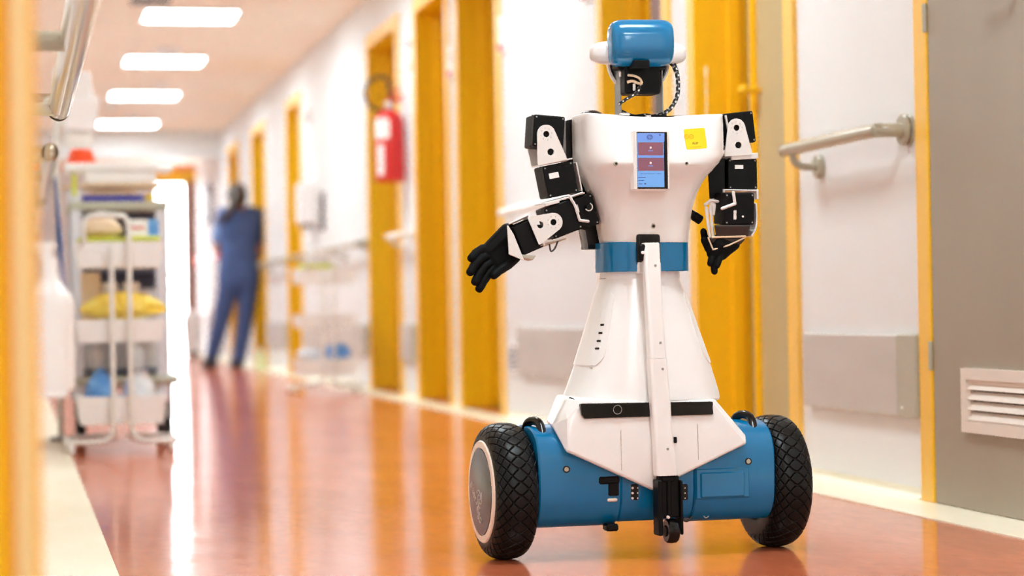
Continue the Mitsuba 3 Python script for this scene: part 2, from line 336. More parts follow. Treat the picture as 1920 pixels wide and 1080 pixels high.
# the far end: lintel, lobby walls, glazed door
part(struct('wall_end', 'pale lintel wall at the far end of the corridor'), '', bx(LW, W, END, END + 0.25, 2.17, H + 0.012), M_WALL, False)
part(struct('ceiling_lobby'), '', bx(LW, W, END + 0.25, 27.9, 2.33, 2.46), M_CEIL, False)
pe = at(345, 500, 27.8)
gx1 = float(at(348, 500, 27.8)[0]); gx0 = float(at(290, 500, 27.8)[0]); gz1 = float(at(320, 345, 27.8)[2])
ow = sbox(LW, 0, W, 2.4).difference(sbox(gx0, -1, gx1 + 0.15, gz1 + 0.03))
part(struct('wall_lobby', 'wall around the bright door at the end of the lobby'), '', to_xz(ext(ow, 0.1), 27.8), M_WALL, False)
part('wall_lobby', 'salmon_band', bx(LW + .005, W - .005, 27.775, 27.81, gz1 + 0.16, 2.33, .002), M_SALM, False, label='salmon painted band above the bright door')
k = struct('door_14', 'blown out glazed door at the very end of the corridor')
part(k, 'frame', to_xz(ext(sbox(gx0, 0, gx1 + 0.15, gz1 + 0.03).difference(sbox(gx0 + .03, .02, gx1, gz1)), 0.06), 27.76), M_BROWN, False)
part(k, 'head_trim', bx(gx0 - .05, gx1 + 0.2, 27.74, 27.80, gz1 + 0.03, gz1 + 0.16, .004), M_YEL, False)
gp = tm([(gx0 + .03, 27.8, .02), (gx1, 27.8, .02), (gx1, 27.8, gz1), (gx0 + .03, 27.8, gz1)], [[0, 1, 2], [0, 2, 3]])
part(k, 'pane', gp, M_WPL, False, emitter={'type': 'area', 'radiance': rgb([WINDOW_L * 0.96, WINDOW_L, WINDOW_L * 1.05])})

# ---------------------------------------------------------------- ceiling lights
for i, yc in enumerate([-3.6, -1.95, 0.85, 3.65, 6.45, 9.25, 12.05, 14.8, 17.45, 20.2, 23.2]):
    nth = ['against the wall behind the camera', 'a little behind the camera', 'just ahead of the camera', 'just in front of the robot, above the picture', 'overhead just behind the robot', 'overhead above the left trolley', 'overhead before the fire extinguisher',
           'nearest of those in view', 'second nearest of those in view', 'third nearest of those in view', 'farthest one, just before the lintel'][i]
    t = thing('ceiling_light', 'square white ceiling light panel, ' + nth, 'ceiling light', 'ceiling light panels')
    c = 1.145
    part(t, 'frame', to_yz(ext(Polygon(), 1), 0) if False else cat(*[bx(*b, H - 0.018, H, 0.003) for b in ((c - .315, c + .315, yc - .315, yc - .295), (c - .315, c + .315, yc + .295, yc + .315), (c - .315, c - .295, yc - .295, yc + .295), (c + .295, c + .315, yc - .295, yc + .295))]), M_WPL, False)
    q = tm([(c - .296, yc - .296, H - .012), (c + .296, yc - .296, H - .012), (c + .296, yc + .296, H - .012), (c - .296, yc + .296, H - .012)], [[0, 2, 1], [0, 3, 2]])
    part(t, 'diffuser', q, M_WPL, False, emitter={'type': 'area', 'radiance': rgb([PANEL_L * 0.84, PANEL_L, PANEL_L * 1.06])})
t = thing('ceiling_light', 'square white light panel in the ceiling of the side room', 'ceiling light')
q = tm([(-1.6, 0.0, H - .01), (-1.0, 0.0, H - .01), (-1.0, 0.6, H - .01), (-1.6, 0.6, H - .01)], [[0, 2, 1], [0, 3, 2]])
part(t, 'diffuser', q, M_WPL, False, emitter={'type': 'area', 'radiance': rgb([PANEL_L * 0.84, PANEL_L, PANEL_L * 1.06])})

# ================================================================ the robot (built in its own frame: x to its side, y to the back, z up)
RC, RYAW = np.array([1.212, 4.318, 0.0]), math.radians(3.0)
MR = RT(RC, RYAW); MRI = np.linalg.inv(MR)
def L(px, py, yl):      # measured off the photograph: the point of the robot's own plane y = yl
    o = (MRI @ np.append(EYE, 1))[:3]; d = MRI[:3, :3] @ ray(px, py)
    return o + d * ((yl - o[1]) / d[1])
robot = thing('robot', 'white and blue wheeled humanoid robot with black servo arms standing in the corridor', 'robot')
def rp(name, mesh, mat, smooth=30, label=None, holder=robot): return part(holder, name, mesh, mat, smooth, MR, label)
def inplane(a): c, s = math.cos(a), math.sin(a); M = np.eye(4); M[0, 0] = c; M[0, 2] = -s; M[2, 0] = s; M[2, 2] = c; return M
def put(m, px, py, yl, rot=0.0, rz=0.0, rx=0.0):
    M = inplane(math.radians(rot)) @ trimesh.transformations.rotation_matrix(math.radians(rz), [0, 0, 1]) @ trimesh.transformations.rotation_matrix(math.radians(rx), [1, 0, 0])
    M[:3, 3] = L(px, py, yl); return move(m, M)
def superellipsoid(a, b, c, n=4, e=5, k=28, seg=48):     # long axis x
    rings = []
    for s in np.sin(np.linspace(-np.pi / 2, np.pi / 2, k)):
        q = max(1e-4, 1 - abs(s) ** e) ** (1 / e); r = superell(0, 0, 0, b * q, c * q, n, seg)
        rings.append(np.stack([np.full(seg, a * s), r[:, 0], r[:, 1]], 1))
    return loft(rings)
PXM = np.linalg.norm(L(1201, 600, 0) - L(1200, 600, 0))       # metres per pixel at the robot

# wheels
ZA = 0.1335
def tyre_mesh():
    nu, nv = 960, 130; t = np.linspace(-1.95, 1.95, nv); u = np.arange(nu) / nu * 2 * np.pi
    s, c = np.sin(t), np.cos(t); e = 2 / 2.6
    X = 0.043 * np.sign(s) * np.abs(s) ** e; Rr = 0.0955 + 0.038 * np.sign(c) * np.abs(c) ** e
    U, V = np.meshgrid(u, t, indexing='ij'); A = U * 32 / (2 * np.pi); B = V * 1.85
    def line(q): q = np.abs(q - np.round(q)); return np.clip(1 - (q - 0.03) / 0.04, 0, 1)
    g = np.maximum(line(A + B), line(A - B)); fade = np.clip((1.35 - np.abs(V)) / 0.15, 0, 1)
    dep = 0.0026 * g * fade
    nx, nr = np.sin(V), np.cos(V)
    x = X[None] - dep * nx; r = Rr[None] - dep * nr
    v = np.stack([x, r * np.cos(U), r * np.sin(U)], -1).reshape(-1, 3); f = []
    i = np.arange(nu)[:, None]; j = np.arange(nv - 1)[None]; i2 = (i + 1) % nu
    q = [i * nv + j, i * nv + j + 1, i2 * nv + j + 1, i2 * nv + j]
    f = np.vstack([np.stack([a.ravel() for a in (q[0], q[2], q[1])], 1), np.stack([a.ravel() for a in (q[0], q[3], q[2])], 1)])
    m = tm(v, f)
    if m.volume < 0: m.invert()
    return m
tyre = tyre_mesh()
for sx in (-1, 1):
    S = RT((sx * 0.283, 0, ZA)); w = f'{robot}__wheel'
    w = part(robot, 'wheel', move(tyre, S), M_TYRE, 50, MR, 'black tyre with diamond tread')
    prof = [(0.0, 0.0), (0.086, 0.0), (0.1015, 0.0), (0.1025, 0.003), (0.1025, 0.030), (0.0, 0.030)]
    rim = lathe([(0.060, -.03), (0.0985, -0.03), (0.1005, -0.027), (0.1005, 0.002), (0.0985, 0.0048), (0.0862, 0.0055), (0.0855, 0.003), (0.02, 0.003)], 72, 'x')
    rim = move(rim, RT((0.041, 0, 0)));
    if sx < 0: rim.vertices[:, 0] *= -1; rim.invert()
    rp('rim', move(rim, S), M_RING, 25, 'cream white rim ring', w)
    disc = lathe([(0.0855, 0.040), (0.084, 0.0475), (0.06, 0.0500), (0.03, 0.0512), (0.001, 0.0516)], 64, 'x')
    if sx < 0: disc.vertices[:, 0] *= -1; disc.invert()
    rp('hub_cap', move(disc, S), M_HUB, 40, 'glossy grey hub disc with silver lettering' if sx < 0 else None, w)
    inner = lathe([(0.001, -0.036), (0.075, -0.036), (0.098, -0.033), (0.0985, -0.02)], 48, 'x')
    if sx < 0: inner.vertices[:, 0] *= -1; inner.invert()
    rp('inner_plate', move(inner, S), M_DARK, 40, None, w)
    if sx < 0:
        a = math.radians(-46); d1 = np.array([0, -math.cos(a), math.sin(a)]); d2 = np.array([0, math.sin(a), math.cos(a)]); M = np.eye(4)
        M[:3, 0], M[:3, 1], M[:3, 2] = d1, d2, [-1, 0, 0]
        t = meshkit.text_mesh('alter-ego', 0.0165, 0.0012, bold=False); t.apply_translation([-t.bounds.mean(0)[0], 0, 0])
        M[:3, 3] = np.array([-0.0505, 0.022, -0.026])
        rp('lettering', move(move(t, M), S), M_SILV, False, None, w)
        sw = []
        for k in range(3):
            th = np.linspace(0.2, 3.6, 22) + k * 2.1; rr = np.linspace(0.005, 0.021, 22)
            sw.append(tube(np.stack([rr * np.cos(th), 0.021 + rr * np.sin(th) * 0.9, np.full(22, 0.0)], 1) + [0.012, 0.012, 0], 0.0011, 6))
        M2 = M.copy(); M2[:3, 3] += np.array([-0.0005, 0, 0])
        rp('emblem', move(move(cat(*sw), M2), S), M_SILV, 40, None, w)

# blue base: a body rounded about the wheel axle, in three lengths
def base_block(x0, x1, k=1.0, zb=0.064):
    ring = superell(0, 0.160, 0, 0.117 * k, 0.101 * k, 3.2, 72)[:, :2]; ring[:, 1] = np.maximum(ring[:, 1], zb)
    c = 0.003; out = []
    for x, q in ((x0, 0.975), (x0 + c, 1.0), (x1 - c, 1.0), (x1, 0.975)):
        out.append(np.stack([np.full(72, x), ring[:, 0] * q, 0.16 + (ring[:, 1] - 0.16) * q], 1))
    return loft(out)
xs0, xs1 = L(1165, 900, -.117)[0], L(1303, 900, -.117)[0]
base = rp('base', cat(base_block(-0.243, xs0), base_block(xs1, 0.243), base_block(xs0, xs1, 0.985, 0.071)), M_BLUE, 35, 'blue drive base between the wheels')
pl = [L(1313, 886, -.1185), L(1396, 884, -.1185), L(1396, 931, -.1185), L(1313, 933, -.1185)]
px_, pz_ = [q[0] for q in pl], [q[2] for q in pl]
rp('hatch', bx(min(px_), max(px_), -.1215, -.112, min(pz_), max(pz_), .003), M_BLUE, False, None, base)
rp('hatch', bx(min(px_) - .008, max(px_) + .010, -.1187, -.112, min(pz_) - .002, max(pz_) + .007, .002), M_BLUE, False, None, base)
for q in ((1062, 880), (1403, 865)):
    p = L(*q, -.117); rp('screw', cyl(p, p + [0, .004 - .006, 0], .0052, 16, .001), M_CAP, 30, None, base); rp('screw_hole', cyl(p + [0, .002, 0], p + [0, -.0015, 0], .0068, 16), M_BLKG, 30, None, base)
a, b = L(1123, 894, -.118), L(1162, 905, -.118); c1, d = L(1141, 905, -.118), L(1160, 929, -.118)
rp('connector', cat(bx(a[0], b[0], -.1205, -.11, b[2] - .002, a[2], .003), bx(c1[0], d[0], -.1215, -.11, d[2], c1[2], .002)), M_BLK, False, None, base)
a, b = L(1139, 934, -.118), L(1158, 941, -.118); rp('port', hullr([[a[0] + .003, -.1165, (a[2] + b[2]) / 2], [b[0] - .003, -.1165, (a[2] + b[2]) / 2]], .0034, 10), M_STICK if False else M_RING, 40, 'small pale status light', base)
for cx, n in ((1186, 3), (1195, 3), (1229, 2), (1284, 3)):
    for j in range(n):
        p = L(cx, 915 + 9.5 * j + (7 if n == 2 else 0), -.1155); rp('indicator', trimesh.creation.icosphere(subdivisions=1, radius=.0029 if cx in (1186, 1229) else .0021).apply_translation(p), M_LAB, True, 'tiny white indicator light', base)
for cx in (1190, 1283):
    a = L(cx - 7, 908, -.1155); b = L(cx + 7, 937, -.1155); rp('indicator_plate', bx(a[0], b[0], -.117, -.112, b[2], a[2], .002), M_BLKG, False, None, base)
for pts in ([(986, 812, .0), (986, 801, -.008), (992, 794, -.022), (1002, 792, -.038), (1011, 797, -.055), (1016, 810, -.07), (1017, 830, -.085)], [(1377, 800, .0), (1378, 788, -.008), (1386, 781, -.022), (1396, 780, -.038), (1406, 785, -.055), (1411, 797, -.07), (1413, 813, -.085)]):
    rp('carry_loop', tube(spline([L(q[0], q[1] - (3 if q[1] < 800 else 0), q[2]) for q in pts], 6), .0084, 14), M_BLKG, True, 'glossy black carrying loop')      # on the fenders
wv = spline([L(1278, 972, -.09), L(1288, 977, -.09), L(1300, 966, -.09)], 6); rp('cable', tube(wv, .0022, 8), M_HOSE, True, None, base)
wv = spline([L(1316, 964, -.09), L(1324, 971, -.09), L(1332, 963, -.09)], 6); rp('cable', tube(wv, .0012, 8), M_MET, True, None, base)
a = L(1146, 972, -.1); rp('foot_pad', bx(a[0] - .012, a[0] + .012, -.11, -.08, .056, .07, .003), M_BLK, False, None, base)

# white cover over the base, black slot, skirt
cv = []
for (qx, qy), yl in (((1222, 913), -.130), ((1066, 843), -.130), ((1041, 797), -.085), ((1044, 786), -.06), ((1064, 752), -.085), ((1393, 829), -.130), ((1392, 818), -.118), ((1364, 789), -.085), ((1336, 752), -.085), ((1090, 756), -.118), ((1334, 756), -.118), ((1066, 786), -.118), ((1345, 786), -.118)):
    cv.append(L(qx, qy, yl))
for p in list(cv[2:5]) + list(cv[7:9]): cv.append(np.array([p[0] * 0.8, 0.09, p[2]]))
cover = rp('cover', hullr(cv, .006, 10), M_SHEL, 30, 'white V-fronted cover over the base')
for cx, y0, y1 in ((1164, 806, 882), (1308, 795, 862)):
    rp('seam', tube([L(cx, y0, -.1355), L(cx + 1.5, y1, -.1360)], .0006, 6), M_SEAM, False, None, cover)
a = L(1266, 825, -.136); rp('button', bx(a[0] - .003, a[0] + .003, -.1385, -.13, a[2] - .006, a[2] + .006, .001), M_BLK, False, None, cover)
yb = -.133
bp = Polygon([(p[0], p[2]) for p in (L(1088, 757, yb), L(1337, 753, yb), L(1336, 765, yb), L(1338, 777, yb), L(1097, 785, yb), L(1091, 778, yb))])
rp('sensor_slot', to_xz(ext(bp.buffer(-.003).buffer(.003), .02), yb), M_BLKG, False, 'black sensor slot')
a = L(1157, 768, yb); rp('lens', cat(cyl(a + [0, .004, 0], a + [0, -.003, 0], .0085, 24, .001)), M_BLKG, 30); rp('corner_gap', hullr([L(1069, 747, -.088), L(1085, 755, -.116), L(1071, 751, -.088), L(1086, 760, -.116)], .003, 8), M_DARK, 30); rp('lens_ring', tube([a + [.0085 * math.cos(t), -.003, .0085 * math.sin(t)] for t in np.linspace(0, 2 * math.pi, 26)], .0007, 6), M_GREY, True)
SK = [(518, 1129, 1267, .066), (526, 1128, 1268, .068), (575, 1115.5, 1286, .080), (620, 1103, 1300, .092), (680, 1085.5, 1320, .107), (740, 1065, 1337, .121), (751, 1064, 1338, .1235), (755, 1066, 1336, .122)]
def skirt_row(py):
    r = np.array(SK); i = lambda k: np.interp(py, r[:, 0], r[:, k])
    l, q = L(i(1), py, 0), L(i(2), py, 0); return (l[0] + q[0]) / 2, (q[0] - l[0]) / 2, i(3), l[2]
def skirt_pt(py, t, off=0.0, n=2.6):
    cx, ax, ay, z = skirt_row(py); c, s = np.cos(t), np.sin(t)
    return np.array([cx + (ax + off) * np.sign(c) * abs(c) ** (2 / n), (ay + off) * np.sign(s) * abs(s) ** (2 / n), z])
rings = []
for py in (518, 522, 526, 545, 575, 600, 620, 650, 680, 710, 740, 751, 755):
    cx, ax, ay, z = skirt_row(py); rings.append(superell(cx, 0, z, ax, ay, 2.6, 96))
skirt = rp('skirt', loft(rings), M_SHEL, 30, 'white flared skirt')
def panel(t0, t1, name):
    rows = np.linspace(548, 684, 24); v = []; n = 20
    for k, py in enumerate(rows):
        cut = math.radians(9) * (max(0, (py - 660) / 24) ** 2 + max(0, (560 - py) / 12) ** 2)
        for off in (0.0022, -0.003):
            for t in np.linspace(t0 + cut, t1 - cut, n): v.append(skirt_pt(py, t, off))
    f = []; w = 2 * n
    for k in range(len(rows) - 1):
        loop = list(range(n)) + list(range(2 * n - 1, n - 1, -1))
        for i in range(w):
            a, b = loop[i], loop[(i + 1) % w]; f += [[k * w + a, k * w + b, (k + 1) * w + b], [k * w + a, (k + 1) * w + b, (k + 1) * w + a]]
    for k in (0, len(rows) - 1):
        for i in range(n - 1): q = [k * w + i, k * w + i + 1, k * w + n + i + 1, k * w + n + i]; f += [[q[0], q[1], q[2]], [q[0], q[2], q[3]]]
    m = tm(v, f); m.fix_normals(); return rp(name, m, M_SHEL, 30, None, skirt)
panel(math.radians(150), math.radians(222), 'side_panel'); panel(math.radians(-42), math.radians(30), 'side_panel')
for t_, rows_ in ((207, (609, 624, 639, 653)),):
    for py in rows_:
        p = skirt_pt(py, math.radians(t_), .0025); p2 = skirt_pt(py, math.radians(t_ + 5.5), .0025)
        rp('vent_slot', tube([p, p2], .0021, 8), M_DARK, True, None, skirt)
p = skirt_pt(688, math.radians(205), .001); p2 = skirt_pt(689, math.radians(208), .001); rp('vent_slot', tube([p, p2], .0014, 8), M_SEAM, True, None, skirt)
rp('gap_ring', tube([np.array([*(superell(skirt_row(522)[0], 0, 0, skirt_row(522)[1], skirt_row(522)[2], 2.6, 64)[k % 64, :2]), L(1200, 522, 0)[2]]) for k in range(65)], .0009, 6), M_SEAM, True, None, skirt)

# waist: white collar, blue band, torso shell, black back
def xs(py, a, b): l, q = L(a, py, 0), L(b, py, 0); return (l[0] + q[0]) / 2, (q[0] - l[0]) / 2, l[2]
cx, ax, z1 = xs(506, 1128, 1268); _, _, z0 = xs(524, 1128, 1268)
rp('collar', loft([superell(cx, 0, z0, ax, .068, 2.8), superell(cx, 0, z1, ax * .98, .067, 2.8)]), M_SHEL, 40)
cx, ax, z1 = xs(456, 1123, 1281); _, _, z0 = xs(511, 1123, 1281)
rp('waist_band', loft([superell(cx, 0, z0, ax - .001, .081, 2.9, 96), superell(cx, 0, z0 + .001, ax, .082, 2.9, 96), superell(cx, 0, z1 - .001, ax, .082, 2.9, 96), superell(cx, 0, z1, ax - .001, .081, 2.9, 96)]), M_BLUE, 30, 'blue waist band')
rows = [(222.5, 1080, 1336, -.082, 5.5), (224, 1078.5, 1337.5, -.094, 5.2), (229, 1078, 1338, -.098, 4.5), (240, 1078, 1338, -.103, 4.5), (270, 1078.5, 1337, -.110, 4.5), (296, 1079, 1335, -.1180, 4.4), (311, 1081, 1326, -.1215, 4.2), (317, 1083, 1321, -.1205, 4.0), (323, 1085.5, 1317, -.1165, 4.0), (332, 1090, 1310, -.109, 3.8), (345, 1097, 1303, -.100, 3.5), (365, 1106, 1295, -.0915, 3.3), (390, 1114, 1288, -.086, 3.1), (420, 1121, 1284, -.0835, 3.0), (448, 1126, 1281.5, -.083, 2.9), (457, 1128, 1281, -.083, 2.9), (458, 1129, 1280, -.081, 2.9)]
rings = []
for py, a, b, yf, n in rows:
    cx, ax, z = xs(py, a, b); r = superell(cx, 0, z, ax, 1.0, n, 128)
    r[:, 1] = np.where(r[:, 1] < 0, r[:, 1] * -yf, r[:, 1] * .05)
    if py < 300: r[:, 2] += 0.010 * np.abs((r[:, 0] - cx) / ax) ** 2.5 * (300 - py) / 76 - .003 * (py < 245)
    rings.append(r)
torso = rp('torso', loft(rings), M_SHEL, 30, 'white chest shell')
rings = []
for py, a, b, yf, n in [(221, 1086, 1330, 0, 5)] + rows[1:-1] + [(466, 1128, 1280, 0, 3)]:
    cx, ax, z = xs(py, a, b); k_ = .5 if py == 221 else 1; w_ = ax + (.003 + .007 * (py < 305) + .016 * (py > 340)) * k_
    ring = np.array([(cx - w_, .03), (cx + w_, .03), (cx + w_, .075), (cx + w_ - .012, .098), (cx + w_ - .03, .105), (cx - w_ + .03, .105), (cx - w_ + .012, .098), (cx - w_, .075)])
    rings.append(np.column_stack([ring, np.full(8, z)]))
rp('back_shell', loft(rings), M_BLKG, 40, 'glossy black back shell')
for q in ((1155, 307), (1287, 306)):
    p = L(*q, -.1195); rp('screw', cyl(p + [0, .004, 0], p + [0, -.0012, 0], .0045, 16, .0006), M_CAP, 30, None, torso); rp('screw_socket', cyl(p + [0, 0, 0], p + [0, -.0016, 0], .0026, 10), M_DARK, False, None, torso)
p = L(1225, 424, -.0835); rp('screw', cyl(p + [0, .004, 0], p + [0, -.0012, 0], .005, 16, .0006), M_CAP, 30, None, torso); rp('screw_socket', cyl(p, p + [0, -.0016, 0], .003, 10), M_DARK, False, None, torso)
# phone screen in its white surround
ys = -.1225
a, b = L(1187, 243, ys), L(1256, 357, ys)
surround = rp('screen_surround', bx(a[0], b[0], ys - .003, ys + .025, b[2], a[2], .003), M_SHEL, False, None, torso)
a, b = L(1192.5, 247.5, ys), L(1251.5, 354, ys); yq = ys - .0036
screen = rp('screen', bx(a[0], b[0], yq - .0006, ys, b[2], a[2], .001), M_BLKG, False, 'phone screen with two dark red buttons')
M_SCB = pbr('screen_blue', lin(118, 180, 250), 0.25); M_SCT = pbr('screen_top', lin(120, 165, 245), 0.25); M_SCM = pbr('screen_maroon', lin(140, 92, 112), 0.25); M_SCI = pbr('screen_ink', lin(62, 90, 170), 0.3)
def scr(nm, x0, y0, x1, y1, mat, k=1):
    a, b = L(x0, y0, yq), L(x1, y1, yq); part(screen, nm, bx(a[0], b[0], yq - .0006 - .0003 * k, yq, b[2], a[2]), mat, False, MR)
scr('page', 1194, 249.5, 1245.5, 351, M_SCB); scr('header', 1194, 249.5, 1245.5, 265.5, M_SCT, 2)
scr('button', 1195.5, 267, 1243, 291.5, M_SCM, 2); scr('button', 1195.5, 296, 1244.5, 320.5, M_SCM, 2); scr('divider', 1197, 292, 1244, 295, M_SCT, 3)
for cy in (277, 305.5):
    p = L(1219.5, cy, yq); part(screen, 'dot', cyl(p + [0, 0, 0], p + [0, -.0016, 0], .0022, 14), M_LAB, False, MR)
    scr('caption', 1215, cy + 5, 1224, cy + 6.4, M_SCT, 3)
hx = L(1218, 257, yq); part(screen, 'emblem', tube([hx + [.006 * math.cos(t), -.0016, .0048 * math.sin(t)] for t in np.linspace(0, 2 * math.pi, 7)], .0007, 6), M_SCI, False, MR)
part(screen, 'emblem', tube([hx + [.0028 * math.cos(t), -.0016, .0024 * math.sin(t)] for t in np.linspace(0, 2 * math.pi, 9)], .0005, 6), M_SCI, False, MR)
for x0, y0, x1, y1 in ((1196, 332, 1210, 333.2), (1196, 338, 1207, 339.2), (1197, 344, 1204, 345.4), (1208, 343, 1211, 346), (1200, 325.5, 1240, 326.3), (1235, 251.5, 1239, 255)): scr('text_line', x0, y0, x1, y1, M_SCI, 2)
# yellow sticker
RW = np.array([[r[0], r[3], r[4], *xs(r[0], r[1], r[2])] for r in rows], float)[::-1]       # pixel row, front depth, exponent, centre, half width, height
def torso_front(x, z):      # depth of the chest shell's front at a place
    u = 0
    for _ in range(3):
        g = lambda k: np.interp(z - u, RW[:, 5], RW[:, k])
        q = min(abs(x - g(3)) / g(4), .999); py = g(0); u = .010 * q ** 2.5 * (300 - py) / 76 - .003 * (py < 245) if py < 300 else 0
    return g(1) * (1 - q ** g(2)) ** (1 / g(2))
def on_chest(m, o):
    """Lays a thin mesh made in the (x, z) plane, its front at y = 0, onto the chest."""
    m = m.copy(); m.vertices[:, 1] += [torso_front(x, z) - o for x, _, z in m.vertices]; return m
cs = [L(1279.5, 243, -.1), L(1320, 240, -.1), L(1322, 278.5, -.1), L(1282, 281.5, -.1)]
sp = ext(Polygon([(q[0], q[2]) for q in cs]).buffer(-.0035).buffer(.0035), .0004)
sv, sf = trimesh.remesh.subdivide_to_size(sp.vertices, sp.faces, .004)
stk = rp('sticker', on_chest(to_xz(tm(sv, sf), -.0004), .0006), M_STICK, False, 'square yellow sticker', torso)
def ST(px, py): return L(px, py, -.108) * [1, 0, 1]
tx = meshkit.text_mesh('AUP', .0045, .0004, True); tx.apply_translation(-tx.bounds.mean(0)); tx = to_xz(tx, 0); tx.apply_translation(ST(1302, 269)); rp('print', on_chest(tx, .0012), M_INK, False, None, torso)
for cx in (1287, 1296):
    rp('print', on_chest(tube([ST(cx, 256) + [.0042 * math.cos(t), 0, .0042 * math.sin(t)] for t in np.linspace(0, 2 * math.pi, 18)], .0007, 6), .001), M_INKY, True, None, torso)
    rp('print', on_chest(tube([ST(cx - 1.6, 256), ST(cx, 254.5), ST(cx + 1.6, 257)], .0006, 6), .001), M_INKY, True, None, torso)
p0, p1 = ST(1291, 276.8), ST(1314, 275.6); rp('print', on_chest(tube(np.linspace(p0, p1, 10), .0006, 6), .001), M_INKY, False, None, torso)
# socket of the stand
a, b = L(1194.5, 438.5, -.0865), L(1240, 494, -.0865)
rp('socket', hullr([(a[0] + .006, -.0805, a[2] - .006), (b[0] - .006, -.0805, a[2] - .006), (a[0] + .006, -.0805, b[2]), (b[0] - .006, -.0805, b[2])], .006, 12), M_BLKG, 40, 'black stand socket in the belly')
a, b = L(1196, 490, -.0865), L(1240, 512, -.0865); rp('socket_sill', bx(a[0], b[0], -.0875, -.07, b[2], a[2], .003), M_SHEL, False)

# kickstand
def lever(rows_):
    out = []
    for px0, px1, py, yl, dep in rows_:
        l, q = L(px0, py, yl), L(px1, py, yl); r = superell((l[0] + q[0]) / 2, yl + dep / 2, 0, (q[0] - l[0]) / 2, dep / 2, 5, 40); r[:, 2] = l[2]; out.append(r)
    return loft(out)
stand = rp('stand_lever', lever([(1209.5, 1236, 455, -.112, .02), (1207.5, 1238, 457, -.113, .022), (1209, 1240, 500, -.120, .022), (1214, 1245, 590, -.132, .022), (1218.5, 1250.5, 672, -.142, .022)]), M_SHEL, 30, 'long white stand lever')
rp('lever_sleeve', lever([(1217.5, 1252, 672.5, -.1432, .024), (1219.5, 1254, 700, -.146, .024), (1223, 1259.5, 760, -.153, .024), (1227.5, 1262, 820, -.160, .024), (1229, 1267, 850, -.163, .024), (1230.5, 1272, 890, -.165, .024), (1232, 1271, 893, -.165, .022)]), M_SHEL, 30, None, stand)
for q, yl in (((1229, 498), -.1203), ((1238.5, 643), -.1392), ((1242.5, 692), -.1455), ((1252, 842), -.1625)):
    p = L(*q, yl); rp('screw', cyl(p + [0, .003, 0], p + [0, -.0008, 0], .0026, 12, .0004), M_GREY, 30, None, stand)
p = L(1204, 474, -.108); rp('hinge', cat(hullr([p + [-.003, 0, .012], p + [.004, 0, .012], p + [-.003, 0, -.012], p + [.006, .01, -.012]], .005, 10)), M_BLK, 40, None, stand)
p = L(1205.5, 473.5, -.115); rp('hinge_pin', cyl(p + [0, .004, 0], p + [0, -.002, 0], .0034, 14, .0006), M_LAB, 30, None, stand)
yf = -.158
def fbox(x0, y0, x1, y1, d0, d1, c=.002):
    a, b = L(x0, y0, yf), L(x1, y1, yf); return bx(a[0], b[0], yf + d0, yf + d1, b[2], a[2], c)
foot = rp('stand_foot', cat(fbox(1231, 900, 1241, 1004, -.010, .024), fbox(1273, 900, 1279, 1002, -.010, .024), fbox(1236, 893, 1275, 970, .0, .02), fbox(1249, 898, 1259, 966, -.0035, .02), fbox(1240, 893, 1264, 903, -.004, .016)), M_BLK, False, 'black stand foot with a small roller')
p = L(1258.5, 995, yf + .010)
rp('roller', lathe([(0.006, -.011), (.021, -.011), (.0235, -.008), (.0242, 0), (.0235, .008), (.021, .011), (.006, .011)], 36, 'x').apply_translation(p), M_BLKG, 30, None, foot)
rp('roller_hub', lathe([(0.001, -.0125), (.010, -.0125), (.011, -.011), (.011, .011), (.001, .0125)], 24, 'x').apply_translation(p + [-.001, 0, 0]), M_BLK, 30, None, foot)
for q in ((1234.5, 910), (1237.5, 945), (1239, 996)):
    p = L(*q, yf - .004); rp('bolt', cyl(p + [0, .002, 0], p + [0, -.001, 0], .0016, 10, .0003), M_LAB, 30, None, foot)
p = L(1253, 970, yf - .004); rp('bolt', cyl(p + [0, .004, 0], p + [0, -.002, 0], .0032, 8, .0006), M_RING, 30, None, foot)

# head and neck
head = rp('head_visor', put(superellipsoid(.0635, .046, .0465, 2.7, 6.0), 1200.5, 81.5, -.035, 0, -9), M_BLUE, 40, 'glossy blue head visor')
p0, p1 = L(1188, 113, -.07), L(1217, 126, -.07); rp('visor_notch', bx(p0[0], p1[0], -.074, -.04, p1[2] - .002, p0[2], .001), M_BLK, False, None, head)
rp('head_bar', put(superellipsoid(.1005, .028, .0245, 3.0, 3.6), 1196, 100, .01), M_SHEL, 40, 'white bar across the head with rounded ends')
c0 = L(1196, 116, .02)
def ell(r, s): return Manifold.sphere(r, 64).scale([1, .62, 1.0]).translate(list(c0))
bowl = ell(.066, 1) - ell(.0625, 1) - Manifold.cube([.4, .4, .2], True).translate([c0[0], c0[1], c0[2] + .1]) - Manifold.cube([.4, .2, .4], True).translate([c0[0], c0[1] - .105, c0[2]])
rp('head_shell', man(bowl), M_SHEL, 40, 'white curved back of the head')
bowl2 = ell(.0622, 1) - ell(.0600, 1) - Manifold.cube([.4, .4, .2], True).translate([c0[0], c0[1], c0[2] + .1]) - Manifold.cube([.4, .2, .4], True).translate([c0[0], c0[1] - .095, c0[2]]); rp('head_lining', man(bowl2), M_BLK, 40)
rp('neck_servo', put(rbox(.074, .05, .058, .004), 1197.5, 151, -.012), M_BLK, 30, 'black servo under the head')
rp('servo_top', put(bx(-.052, .05, -.02, .02, -.006, .006, .003), 1199, 126, -.01), M_BLK, False)
yc_ = -.041
pts = spline([L(1177, 141, yc_), L(1188, 142, yc_ - .006), L(1199, 147, yc_ - .006), L(1204, 156, yc_ - .003)], 6); rp('plug', tube(pts, .0026, 8), M_CARD, True)
pts = spline([L(1176, 154, yc_), L(1186, 152, yc_ - .005), L(1196, 156, yc_ - .005), L(1203, 157, yc_)], 6); rp('plug', tube(pts, .003, 8), M_CARD, True)
